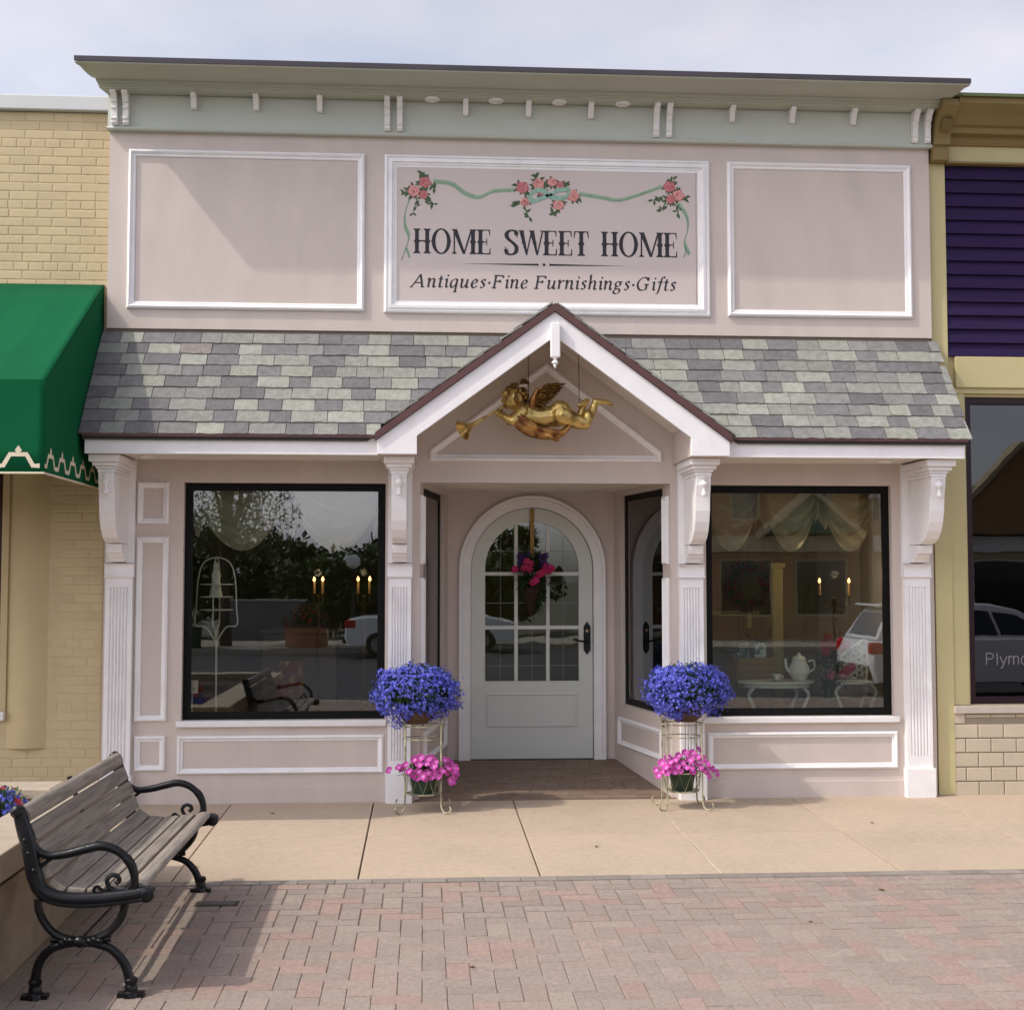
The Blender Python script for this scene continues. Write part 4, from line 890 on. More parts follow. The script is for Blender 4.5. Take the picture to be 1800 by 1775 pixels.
def end(y, sgn):
    fr = obj('end_frame', MB(), IRON, BEN); bpy.data.objects.remove(fr)
    F = lambda pts: smoothpts([(a, y, b) for a, b in pts], 6)
    mb = MB()
    back = F([(-1.650, .668), (-1.630, .60), (-1.600, .50), (-1.582, .405), (-1.553, .342), (-1.50, .312), (-1.43, .300), (-1.33, .300), (-1.22, .310), (-1.135, .322)])
    back = [p+Vector((.012, 0, .008)) for p in back]
    mb.tube(back, [.017+.005*min(1, i/8) for i in range(len(back))], 10, up=(0, 1, 0), flat=1.45)
    fr = obj('end_frame', mb, IRON, BEN, smooth=True, ang=50)
    obj('seat_rail_bead', MB().tube([(p.x+.004, y-.016*sgn*-1 if False else y-.018, p.z-.020) for p in back[18:]], .008, 6), IRON, fr, smooth=True)
    obj('front_knob', MB().lathe([(.0, -.034), (.016, -.033), (.020, -.024), (.030, -.02), (.032, .02), (.02, .028), (.0, .03)], (-1.118, y, .326), 14, (0, 1, 0)), IRON, fr, smooth=True)
    obj('top_knob', MB().lathe([(.0, -.03), (.014, -.028), (.026, -.016), (.028, .014), (.016, .024), (.0, .026)], (-1.640, y, .664), 14, (0, 1, 0)), IRON, fr, smooth=True)
    arm = F([(-1.600, .548), (-1.572, .520), (-1.52, .488), (-1.447, .492), (-1.37, .510), (-1.305, .522), (-1.245, .505), (-1.195, .462), (-1.172, .410), (-1.168, .345)])
    obj('armrest', MB().tube(arm, [.0105+.007*math.sin(math.pi*i/len(arm))+(.003 if i > 40 else 0) for i in range(len(arm))], 8, up=(0, 1, 0), flat=1.1), IRON, fr, smooth=True, ang=60)
    obj('arm_brace', MB().tube(F([(-1.555, .435), (-1.53, .455), (-1.50, .476), (-1.455, .488)]), [.008]*19, 6), IRON, fr, smooth=True)
    sc_ = [(-1.175, .375), (-1.20, .345), (-1.235, .338), (-1.265, .352), (-1.280, .382), (-1.264, .404), (-1.240, .402), (-1.230, .384), (-1.243, .372)]
    obj('arm_scroll', MB().tube(F(sc_), [.0095]*48+[.013], 8), IRON, fr, smooth=True)
    obj('arm_scroll', MB().tube(F([(-1.262, .350), (-1.295, .345), (-1.318, .360), (-1.332, .348), (-1.328, .330)]), .007, 6), IRON, fr, smooth=True)
    uU = F([(-1.553, .315), (-1.548, .270), (-1.522, .215), (-1.480, .172), (-1.430, .152), (-1.378, .146), (-1.325, .152), (-1.268, .178), (-1.225, .228), (-1.208, .275), (-1.205, .305)])
    obj('upper_hoop', MB().tube(uU, .0165, 8), IRON, fr, smooth=True)
    zz = gz(y)
    for sx_, pts in ((-1, [(-1.385, .138), (-1.445, .132), (-1.500, .112), (-1.542, .062), (-1.556, .0), (-1.557, zz+.04)]), (1, [(-1.372, .138), (-1.312, .130), (-1.252, .106), (-1.205, .052), (-1.183, -.01), (-1.177, zz+.04)])):
        lg = F(pts); lgo = obj('leg', MB().tube(lg, [.015+.007*i/len(lg) for i in range(len(lg))], 9), IRON, fr, smooth=True, ang=60)
        fx = pts[-1][0]
        obj('foot', MB().lathe([(.020, .075), (.028, .068), (.027, .056), (.021, .048), (.026, .04), (.026, .024), (.034, .018), (.038, .0), (.0, 0)], (fx, y, zz+.001), 12).box(fx-.052, fx+.052, y-.022, y+.022, zz-.001, zz+.016), IRON, fr, smooth=True, ang=40)
    orn = MB()
    for i in range(9):
        a = i/8; orn.ball((-1.452+.150*a, y-.014, .143+.010*math.sin(a*9)), (.017, .017, .014), 6)
    orn.ball((-1.378, y-.018, .146), (.030, .022, .024), 8)
    for xx in (-1.47, -1.29): orn.tube([(xx-.03, y, .150), (xx+.03, y, .150)], .012, 6)
    obj('rosette', orn, IRON, fr, smooth=True, ang=60)
    for xx, zz2 in ((-1.604, .552), (-1.588, .50), (-1.567, .43)): obj('bolt_boss', MB().ball((xx, y-.012, zz2), .013, 6), IRON, fr, smooth=True)
end(-4.19, 1); end(-2.51, -1)
obj('stretcher', MB().tube([(-1.378, -4.19, .146), (-1.378, -2.51, .146)], .011, 8), IRON, BEN, smooth=True)

# ================================================================== PLANTER, FLOWERS BESIDE THE BENCH
pl = thing('concrete_planter', 'low concrete planter wall with a smooth cap behind the bench', 'planter', (-2.8, -3.7, -.1))
PX0, PX1, PY0, PY1 = -4.3, -1.745, -6.6, -2.12
bodyw = MB()
for x0, x1, y0, y1 in ((PX1-.22, PX1, PY0, PY1), (PX0, PX0+.22, PY0, PY1), (PX0+.22, PX1-.22, PY0, PY0+.22), (PX0+.22, PX1-.22, PY1-.22, PY1)): bodyw.box(x0, x1, y0, y1, -.16, .335)
obj('planter_wall', bodyw, PLANTC, pl); capw = MB(); rev = MB()
for x0, x1, y0, y1 in ((PX1-.26, PX1+.02, PY0-.02, PY1+.02), (PX0-.02, PX0+.26, PY0-.02, PY1+.02), (PX0+.2605, PX1-.2605, PY0-.02, PY0+.26), (PX0+.2605, PX1-.2605, PY1-.26, PY1+.02)): capw.box(x0, x1, y0, y1, .358, .478); rev.box(x0+.05, x1-.05, y0+.05, y1-.05, .3355, .3575)
obj('planter_cap', capw, PCAP, pl, bevel=.008); obj('cap_joint', rev, DECK, pl); obj('soil_bed', MB().box(PX0+.225, PX1-.225, PY0+.225, PY1-.225, -.1, .40), SOIL, pl)
def petals(mb, c_, r, nrm, n=5, cup=.3, w=.75, rot=0.0):
    nrm = Vector(nrm).normalized(); t = nrm.orthogonal().normalized(); b = nrm.cross(t); c_ = Vector(c_)
    for i in range(n):
        a = 2*math.pi*i/n+rot; d = t*math.cos(a)+b*math.sin(a); e = nrm.cross(d)
        p0 = c_; p1 = c_+d*r*.55+e*r*w*.42+nrm*r*cup*.5; p2 = c_+d*r+nrm*r*cup; p3 = c_+d*r*.55-e*r*w*.42+nrm*r*cup*.5
        mb.add([p0, p1, p2, p3], [(0, 1, 2, 3)])
def leaf(mb, c_, d, s, w=.4):
    d = Vector(d).normalized(); e = d.orthogonal().normalized() if abs(d.z) > .95 else d.cross(Vector((0, 0, 1))).normalized(); c_ = Vector(c_); u = e.cross(d)
    mb.add([c_, c_+d*s*.5+e*s*w*.5-u*s*.06, c_+d*s, c_+d*s*.5-e*s*w*.5-u*s*.06], [(0, 1, 2, 3)])
def rv(): 
    while True:
        v = Vector((RNG.uniform(-1, 1), RNG.uniform(-1, 1), RNG.uniform(-1, 1)))
        if .05 < v.length < 1: return v.normalized()
def flowerbed(name, label, cat, c_, r, nf, nl, fm, fs, extra=None):
    t = thing(name, label, cat, c_); fl, lf = MB(), MB(); c_ = Vector(c_); lfx = None
    for _ in range(nf):
        v = rv(); v.z = abs(v.z); p = c_+Vector((v.x*r[0], v.y*r[1], v.z*r[2]))*RNG.uniform(.75, 1.05); petals(fl, p, fs*RNG.uniform(.7, 1.2), v+rv()*.5, rot=RNG.uniform(0, 6))
    for _ in range(nl):
        v = rv(); v.z = abs(v.z); p = c_+Vector((v.x*r[0], v.y*r[1], v.z*r[2]))*RNG.uniform(.2, .95); leaf(lf, p, v+rv()*.6, RNG.uniform(.02, .05))
    stuff(obj('foliage', lf, LEAF, t)); stuff(obj('blossoms', fl, fm, t))
    if extra:
        m_, k, s_ = extra; ex = MB()
        for _ in range(k): v = rv(); v.z = abs(v.z); petals(ex, c_+Vector((v.x*r[0], v.y*r[1], v.z*r[2]))*1.02, s_, v, rot=RNG.uniform(0, 6))
        stuff(obj('red_blossoms', ex, m_, t))
    for k in range(6):
        a = k; obj('stem', MB().tube([c_+Vector((0, 0, -.05)), c_+Vector((r[0]*.5*math.cos(a), r[1]*.5*math.sin(a), r[2]*.6))], .003, 5), LEAF, t)
    return t
flowerbed('flower_clump', 'low clump of blue and red flowers in the concrete planter left of the bench', 'flowers', (-2.16, -2.78, .40), (.17, .20, .145), 420, 700, BLUE, .014, (RED, 16, .028))
flowerbed('flower_clump', 'red and violet bedding flowers in the concrete planter beyond the left frame edge', 'flowers', (-2.75, -4.6, .40), (.40, .6, .16), 250, 800, RED, .026)
def shrub(name, label, c_, r, n, m_):
    t = thing(name, label, 'shrub', c_); lf = MB(); c_ = Vector(c_)
    for _ in range(n):
        v = rv(); p = c_+Vector((0, 0, r[2]*1.05))+Vector((v.x*r[0], v.y*r[1], v.z*r[2]))*(RNG.random()**.4); leaf(lf, p, v+rv()*.7, RNG.uniform(.04, .08), .55)
    stuff(obj('foliage', lf, m_, t)); obj('stem', MB().tube([c_+Vector((0, 0, -.05)), c_+Vector((.02, 0, r[2])), c_+Vector((0, .03, r[2]*1.6))], [.035, .025, .008], 7), BARK, t)
shrub('round_shrub', 'round leafy shrub growing in the concrete planter', (-3.35, -5.4, .39), (.50, .50, .55), 2600, LEAFT)

# ================================================================== PLANT STANDS WITH FLOWERS
def plant_stand(cx, cy, which):
    st = thing('plant_stand', 'tall cream wire plant stand with curled feet %s' % which, 'plant stand', (cx, cy, 0), 'wire plant stands flanking the entrance')
    hb = .585
    for sx_, sy_ in ((-1, -1), (1, -1), (-1, 1), (1, 1)):
        x, y = cx+sx_*.125, cy+sy_*.10; z = gz(y)
        a = math.atan2(sy_*.8, sx_); dx, dy = math.cos(a), math.sin(a)
        pts = [(x+dx*.075, y+dy*.075, z+.055), (x+dx*.085, y+dy*.085, z+.030), (x+dx*.062, y+dy*.062, z+.009), (x+dx*.03, y+dy*.03, z+.008), (x+dx*.006, y+dy*.006, z+.035), (x, y, z+.10), (x, y, .30), (x, y, hb), (x+dx*.02, y+dy*.02, hb+.04)]
        obj('leg', MB().tube(smoothpts(pts, 5), .0058, 7), WIRE, st, smooth=True)
    for z, r, k in ((.115, .118, .0045), (.245, .135, .0045), (hb, .150, .005), (hb-.09, .140, .004)):
        n = 28; mb = MB(); ring = [(cx+r*math.cos(2*math.pi*i/n), cy+r*.9*math.sin(2*math.pi*i/n), z) for i in range(n+1)]
        obj('hoop', MB().tube(ring, k, 6), WIRE, st, smooth=True)
    zz = []; n = 20
    for i in range(n+1): a = 2*math.pi*i/n; r = .12 if i % 2 else .134; zz.append((cx+r*math.cos(a), cy+r*.9*math.sin(a), .12 if i % 2 else .24))
    obj('zigzag_wire', MB().tube(zz, .003, 5), WIRE, st)
    obj('pot_tray', MB().lathe([(.0, 0), (.115, .0), (.118, .006), (.0, .006)], (cx, cy, .110), 20), WIRE, st)
    return st
petm = {}
def petunia_mesh(seed):
    r = random.Random(seed); mb = MB(); R_ = .029; n = 25; ring, mid = [], []
    for i in range(n):
        a = 2*math.pi*i/n; q = R_*(.86+.16*abs(math.cos(2.5*a))+r.uniform(-.03, .03)); ring.append((q*math.cos(a), q*math.sin(a), .004+.004*math.sin(5*a)+r.uniform(-.002, .002))); mid.append((q*.4*math.cos(a), q*.4*math.sin(a), -.004))
    mb.v = ring+mid+[(0, 0, -.016)]; mb.f = [(i, (i+1) % n, n+(i+1) % n, n+i) for i in range(n)]+[(n+i, n+(i+1) % n, 2*n) for i in range(n)]
    me = mesh_only('blossom', mb, PINK, True); me.materials.append(PINKC)
    for p in me.polygons: p.material_index = 1 if p.index >= n else 0
    return me
PETM = [petunia_mesh(k) for k in range(3)]
def pink_pot(cx, cy, which, spots):
    t = thing('petunia_pot', 'pot of pink petunias low in the wire stand %s' % which, 'potted plant', (cx, cy, .117), 'pink petunia pots')
    obj('pot', MB().lathe([(.0, 0), (.072, 0), (.098, .13), (.106, .132), (.106, .15), (.096, .15), (.09, .13), (.0, .128)], (cx, cy, .117), 20), POTG, t, smooth=True, ang=40)
    lf = MB()
    for _ in range(420):
        v = rv(); v.z = abs(v.z)*.8; p = Vector((cx, cy, .25))+Vector((v.x*.17, v.y*.12, v.z*.11))*RNG.uniform(.2, 1); leaf(lf, p, v+rv()*.5, RNG.uniform(.02, .045), .5)
    stuff(obj('foliage', lf, LEAF, t))
    for k, (dx, dz) in enumerate(spots):
        dy = -math.sqrt(max(0, .14**2-(dx*.5)**2-(max(0, dz-.27))**2))+RNG.uniform(-.02, .02)
        n = Vector((dx*2.2, -.55, (dz-.25)*2.5+.25)).normalized(); q = Vector((0, 0, 1)).rotation_difference(n+rv()*.25)
        s = RNG.uniform(.85, 1.1); inst('blossom', RNG.choice(PETM), (cx+dx, cy+dy, dz), t, rot=q.to_matrix(), scale=(s, s, s))
LSP = [(-.235, .285), (-.17, .31), (-.15, .30), (-.06, .36), (-.02, .375), (.03, .365), (.06, .375), (.08, .345), (-.03, .335), (.02, .335), (.07, .32), (-.10, .285), (-.07, .265), (-.03, .285), (-.005, .255), (.03, .275), (.055, .25), (.08, .285), (.10, .255), (-.045, .245), (.015, .235), (.15, .355), (.18, .345), (.20, .325), (.17, .305), (.22, .30), (.20, .275), (.16, .27), (.235, .26), (.215, .235), (.19, .215), (.205, .205), (.13, .29), (-.12, .33)]
RSP = [(-.19, .24), (-.16, .265), (-.20, .27), (-.13, .26), (-.14, .295), (-.16, .32), (-.11, .33), (-.12, .36), (-.07, .345), (-.06, .30), (-.08, .265), (-.04, .27), (-.02, .32), (-.04, .37), (.01, .385), (.03, .345), (.0, .295), (.04, .29), (.05, .265), (.07, .32), (.09, .36), (.06, .385), (.11, .335), (.13, .36), (.10, .295), (.15, .32), (.17, .29), (.14, .265), (.20, .275), (.23, .245), (.16, .235), (-.10, .30), (.12, .40)]
def blue_basket(cx, cy, which, seed, droop):
    t = thing('lobelia_basket', 'round mass of blue lobelia on top of the wire stand %s' % which, 'flower basket', (cx, cy, .60), 'blue lobelia baskets')
    obj('liner', MB().lathe([(.0, -.04), (.07, -.036), (.11, .0), (.13, .06), (.12, .07), (.0, .05)], (cx, cy, .635), 18), COIR, t, smooth=True)
    fl, lf, stm = MB(), MB(), MB(); c_ = Vector((cx, cy, .832)); r = random.Random(seed)
    lob = [(r.uniform(0, 6.28), r.uniform(-.4, 1)) for _ in range(9)]
    for i in range(4600):
        v = rv(); w = .98+.06*math.sin(3*math.atan2(v.y, v.x)+seed)+.07*math.sin(7*v.x+5*v.z+seed)+.06*math.sin(13*v.y+9*v.z+2*seed)+.05*math.sin(23*v.x+17*v.z)
        if math.sin(9*v.x+2*seed)*math.sin(11*v.z+seed) > .72 and RNG.random() < .8: continue
        v = Vector((math.copysign(abs(v.x)**.8, v.x), v.y, math.copysign(abs(v.z)**.8, v.z)))
        p = Vector((v.x*.285, v.y*.225, v.z*.165 if v.z > 0 else v.z*.19))*w*RNG.uniform(.84, 1.06)
        if v.z < -.2: p.z -= droop*max(0, math.sin(4*v.x+seed))
        if RNG.random() < .07: p *= RNG.uniform(1.04, 1.14)
        petals(fl, c_+p, RNG.uniform(.008, .0145), v+rv()*.6, 5, .25, .9, RNG.uniform(0, 6))
    for i in range(2600):
        v = rv(); p = Vector((v.x*.275, v.y*.215, v.z*.165))*RNG.uniform(.5, 1.03); leaf(lf, c_+p, v+rv()*.6, RNG.uniform(.02, .042), .32)
    for i in range(26):
        a = RNG.uniform(0, 6.283); e = RNG.uniform(-.9, .7); d = Vector((math.cos(a)*math.cos(e)*.27, math.sin(a)*math.cos(e)*.21, math.sin(e)*.16)); tip = d*RNG.uniform(1.12, 1.30)+Vector((0, 0, -.03*math.cos(e)))
        stm.tube(smoothpts([c_+d*.7, c_+d, c_+tip], 3), .0014, 4)
        for q in range(9): f_ = q/8; petals(fl, c_+d.lerp(tip, f_)+rv()*.010, RNG.uniform(.008, .013), d+rv()*.2, 5, .25, .9, RNG.uniform(0, 6))
        for q in range(5): leaf(lf, c_+d.lerp(tip, q/5)+rv()*.008, d+rv()*.3, .028, .3)
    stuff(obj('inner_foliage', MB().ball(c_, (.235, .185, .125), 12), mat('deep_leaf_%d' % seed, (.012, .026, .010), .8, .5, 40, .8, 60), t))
    for i in range(60):
        v = rv(); p = Vector((v.x*.33, v.y*.25, v.z*.19)); stm.tube([c_+p*.5, c_+p*1.0+Vector((0, 0, -.01))], .0012, 4)
    stuff(obj('foliage', lf, LEAF, t)); stuff(obj('blossoms', fl, BLUE, t)); stuff(obj('stems', stm, LEAF, t))
plant_stand(0.0, -.37, 'left of the door'); pink_pot(0.0, -.37, 'left of the door', LSP); blue_basket(-.045, -.37, 'left of the door', 3, .05)
plant_stand(1.835, -.36, 'right of the door'); pink_pot(1.835, -.36, 'right of the door', RSP); blue_basket(1.862, -.36, 'right of the door', 8, .02)

# ================================================================== GILDED CHERUB UNDER THE GABLE
AY = -.38
ch = thing('hanging_cherub', 'gilded winged cherub blowing a trumpet, hung by wires under the entrance gable', 'statue', (.83, AY, 2.6))
b = MB()
def cap3(p, q, r0, r1, n=7):
    p, q = Vector(p), Vector(q); k = 6
    b.tube([p.lerp(q, i/k) for i in range(k+1)], [r0+(r1-r0)*i/k for i in range(k+1)], 12); b.ball(p, r0, n); b.ball(q, r1, n)
cap3((.705, AY, 2.790), (.80, AY, 2.752), .080, .078); cap3((.80, AY, 2.752), (.93, AY, 2.768), .078, .082)
b.ball((.745, AY-.01, 2.755), (.085, .075, .065), 10); b.ball((.840, AY, 2.735), (.09, .075, .062), 10)
b.ball((.965, AY-.045, 2.802), (.080, .060, .076), 10); b.ball((.965, AY+.045, 2.802), (.080, .060, .076), 10)
cap3((.965, AY-.05, 2.775), (1.135, AY-.055, 2.712), .072, .046); cap3((1.135, AY-.055, 2.712), (1.205, AY-.05, 2.825), .042, .027); b.ball((1.165, AY-.055, 2.765), (.038, .036, .050), 8)
cap3((1.205, AY-.05, 2.842), (1.225, AY-.05, 2.872), .027, .022); cap3((1.215, AY-.05, 2.872), (1.295, AY-.05, 2.868), .024, .018); cap3((1.295, AY-.05, 2.868), (1.335, AY-.05, 2.853), .016, .011)
for k in range(4): cap3((1.322, AY-.066+.011*k, 2.857-.002*k), (1.343, AY-.068+.011*k, 2.851-.002*k), .0065, .005, 5)
cap3((.965, AY+.05, 2.775), (1.105, AY+.055, 2.725), .068, .044); cap3((1.105, AY+.055, 2.725), (1.135, AY+.03, 2.835), .040, .025); cap3((1.135, AY+.03, 2.852), (1.165, AY+.01, 2.885), .025, .020); cap3((1.165, AY+.01, 2.885), (1.105, AY-.01, 2.850), .020, .017)
cap3((.695, AY-.06, 2.800), (.622, AY-.105, 2.722), .042, .035); cap3((.622, AY-.105, 2.722), (.535, AY-.062, 2.768), .034, .022); b.ball((.517, AY-.05, 2.782), (.024, .019, .019), 8)
cap3((.695, AY+.06, 2.800), (.610, AY+.085, 2.745), .042, .034); cap3((.610, AY+.085, 2.745), (.545, AY+.03, 2.795), .032, .020); b.ball((.533, AY+.022, 2.802), (.022, .017, .018), 8)
for k in range(4):   # fingers wrapped over the trumpet tube
    x = .502+.010*k; z = 2.776+.008*k
    cap3((x, AY-.046, z+.006), (x-.004, AY-.026, z+.017), .0072, .0066, 5); cap3((x-.004, AY-.026, z+.017), (x-.002, AY-.006, z+.010), .0066, .0055, 5)
cap3((.524, AY-.044, 2.768), (.512, AY-.018, 2.765), .0075, .006, 5)
for k in range(4): x = .522+.010*k; z = 2.795+.007*k; cap3((x, AY+.02, z+.004), (x-.003, AY-.002, z+.014), .0068, .006, 5)
cap3((.665, AY, 2.838), (.700, AY, 2.805), .038, .045)
n0_ = len(b.v)
HS = lambda p: (.665+(p[0]-.665)*1.16, AY-.012+(p[1]-AY)*1.16, 2.845+(p[2]-2.845)*1.16)
b.ball((.640, AY-.004, 2.888), (.068, .060, .072), 12); b.ball((.612, AY-.020, 2.858), (.034, .030, .030), 8); b.ball((.612, AY+.016, 2.858), (.034, .028, .030), 8)
b.ball((.603, AY-.004, 2.834), (.020, .020, .016), 8); b.ball((.588, AY-.004, 2.917), (.030, .040, .026), 8)
b.ball((.571, AY-.006, 2.870), (.013, .011, .011), 7); b.ball((.580, AY-.006, 2.885), (.011, .009, .018), 7); b.ball((.582, AY-.004, 2.850), (.010, .014, .006), 6); b.ball((.586, AY-.004, 2.842), (.010, .013, .005), 6)
b.ball((.660, AY-.060, 2.880), (.013, .010, .020), 6)
b.v[n0_:] = [HS(p) for p in b.v[n0_:]]
fig = obj('figure', b, GOLD, ch, smooth=True); remesh(fig, .0045, 3, .4)
for dy in (-.030, .022): obj('socket_shade', MB().ball(HS((.586, AY+dy, 2.890)), (.009, .011, .007), 8), BRONZE, fig, smooth=True)  # dark balls stand in for the shade of hollow eye sockets
hb_ = MB(); rr = random.Random(4)
for i in range(85):
    v = rv()
    if v.z < -.35 or (v.x < -.35 and v.z < .42): continue
    p = Vector(HS(Vector((.650, AY-.004, 2.895))+Vector((v.x*.070, v.y*.062, v.z*.076)))); hb_.ball(p, rr.uniform(.012, .021), 6)
hair = obj('curly_hair', hb_, BRONZE, ch, smooth=True); remesh(hair, .005, 1, .3)
fw = MB()
for i in range(7): a = i*.9; petals(fw, (.712, AY-.02, 3.0), .036, (math.cos(a)*.5, -.4, .7+.2*math.sin(a)), 5, .5, .9, a)
obj('hair_bow', fw.add([], []), BRONZE, ch).modifiers.new('solid', 'SOLIDIFY').thickness = .005
# wings of overlapping feathers
fe = MB(); n = 9
for i in range(n+1):
    t_ = i/n; w = .016*math.sin(math.pi*min(1, .12+t_*.88))**.6 if t_ < 1 else .001
    for s_ in (-1, 0, 1): fe.v.append((t_, s_*w/.16, .05*(1-abs(s_))))
fe.f = [(3*i+j, 3*i+j+1, 3*i+j+4, 3*i+j+3) for i in range(n) for j in range(2)]
FEM = mesh_only('feather', fe, BRONZE, True)
def wing(y, sgn, x0=.765, z0=2.815):
    w_ = obj('wing', MB().tube(smoothpts([(x0-.01, y, z0), (x0+.008, y+sgn*.02, z0+.075), (x0+.035, y+sgn*.035, z0+.130), (x0+.085, y+sgn*.045, z0+.150)], 5), [.022]*6+[.018]*5+[.012]*5, 8), RUST, ch, smooth=True)
    for row, (cnt, ln, lift) in enumerate(((8, .135, .0), (8, .095, .006), (7, .06, .012))):
        for i in range(cnt):
            f = i/(cnt-1); base = Vector((x0+.0+.07*f, y+sgn*(.01+.035*f)-lift*1.2, z0+.045+.105*f)); a = rad(-12+20*f+row*5); L_ = ln*(.75+.5*f)
            d = Vector((math.cos(a), sgn*.15, math.sin(a))).normalized(); up = Vector((0, -1, 0)); e = up.cross(d).normalized(); up = d.cross(e)
            R = Matrix((d, e, up)).transposed(); o = inst('feather', FEM, base, w_, rot=R, scale=(L_, .135, .16))
            o.modifiers.new('solid', 'SOLIDIFY').thickness = .03
wing(AY-.045, -1); wing(AY+.05, 1)
# trumpet along its own axis
tp0, tp1 = Vector((.568, AY-.012, 2.838)), Vector((.268, AY-.15, 2.648)); ax = (tp1-tp0); Lt = ax.length; ax.normalize()
tr = obj('trumpet', MB().lathe([(.0, 0), (.010, 0), (.012, .006), (.006, .014), (.0075, .06), (.0085, .16), (.011, .24), (.018, .30), (.030, Lt-.055), (.050, Lt-.025), (.070, Lt), (.075, Lt+.003), (.071, Lt+.004), (.046, Lt-.028), (.026, Lt-.06), (.010, Lt-.11), (.0, Lt-.14)], tp0, 22, ax), GOLD, ch, smooth=True, ang=50)
dr = MB()
def fold(pts, r): 
    p = smoothpts(pts, 6); dr.tube(p, [r*(.5+.8*math.sin(math.pi*min(1, .1+.85*i/len(p)))) for i in range(len(p))], 9)
fold([(.615, AY-.09, 2.775), (.635, AY-.11, 2.715), (.680, AY-.10, 2.672), (.760, AY-.08, 2.640), (.850, AY-.07, 2.620), (.930, AY-.06, 2.606)], .020)
fold([(.640, AY-.10, 2.780), (.662, AY-.115, 2.735), (.720, AY-.105, 2.690), (.800, AY-.09, 2.668), (.900, AY-.08, 2.650), (.985, AY-.07, 2.650), (1.035, AY-.06, 2.700)], .017)
fold([(.660, AY-.085, 2.800), (.690, AY-.112, 2.745), (.740, AY-.108, 2.715), (.790, AY-.10, 2.690)], .013)
fold([(.650, AY-.03, 2.700), (.740, AY-.03, 2.650), (.850, AY-.03, 2.630), (.950, AY-.03, 2.635), (1.03, AY-.03, 2.690)], .026)
fold([(.800, AY-.06, 2.632), (.880, AY-.085, 2.618), (.945, AY-.08, 2.590), (.905, AY-.07, 2.598)], .013)
dra = obj('drapery', dr, RUST, ch, smooth=True); remesh(dra, .0055, 2, .4)
for x, z0, z1 in ((.742, 2.86, 3.245), (1.105, 2.875, 3.235)): obj('hanging_wire', MB().tube([(x, AY, z0), (x-.002, AY, z1)], .0028, 6), CHAIN, ch)

# ================================================================== WREATH BASKET ON THE DOOR
WY = YD-.035
wb = thing('door_basket', 'hanging basket of magenta flowers with gold ribbon on the arched door', 'wreath', (DX, WY, 1.5))
obj('gold_ribbon', MB().box(DX-.017, DX+.017, WY+.028, WY+.034, 1.80, 2.195).box(DX-.017, DX+.017, WY+.034, WY+.05, 2.16, 2.20), mat('gold_ribbon', (.30, .17, .03), .45, .2, 20), wb)
obj('cone_basket', MB().lathe([(.0, 0), (.02, .002), (.085, .22), (.09, .24), (.0, .235)], (DX-.01, WY-.01, 1.30), 14), mat('dark_wicker', (.028, .011, .007), .8, .3, 60, .5, 60), wb, smooth=True)
lf = MB()
for _ in range(900):
    v = rv(); v.y = -abs(v.y); p = Vector((DX, WY+.01, 1.66))+Vector((v.x*.15, v.y*.10, v.z*(.17 if v.z > 0 else .22)))*RNG.uniform(.3, 1.05); leaf(lf, p, v+rv()*.6+Vector((0, 0, -.2)), RNG.uniform(.025, .055), .4)
for _ in range(120):
    p = Vector((DX+.05+RNG.uniform(-.03, .03), WY-.05, RNG.uniform(1.36, 1.5))); leaf(lf, p, rv()+Vector((0, -.5, -.3)), .035, .4)
stuff(obj('foliage', lf, mat('dark_ivy_leaf', (.022, .05, .016), .5, .3, 20, island=True, rand=.5), wb))
vio = MB()
for _ in range(90):
    v = rv(); s_ = RNG.choice((-1, 1)); petals(vio, (DX+s_*RNG.uniform(.04, .13), WY-.06+RNG.uniform(-.03, .03), RNG.uniform(1.68, 1.82)), .016, (v.x, -1, v.z), rot=RNG.uniform(0, 6))
stuff(obj('violet_blossoms', vio, mat('violet_petal', (.06, .02, .14), .6), wb))
MGM = mesh_only('blossom', MB(), MAG); bpy.data.meshes.remove(MGM)
mgb = MB()
for k in range(3): petals(mgb, (0, 0, .003*k), .036*(1-.2*k), (0, 0, 1), 5, .25, 1.2, k*.6)
MGM = mesh_only('blossom', mgb, MAG, True)
for dx, dz in ((-.055, 1.755), (-.075, 1.70), (-.035, 1.695), (-.025, 1.735), (.065, 1.655), (.045, 1.645), (.095, 1.685), (.125, 1.675), (.11, 1.715), (.155, 1.70), (-.005, 1.58), (-.15, 1.69), (.02, 1.60)):
    q = Vector((0, 0, 1)).rotation_difference(Vector((dx*2, -1, .25)).normalized()); inst('blossom', MGM, (DX+dx, WY-.105+abs(dx)*.25, dz), wb, rot=q.to_matrix())

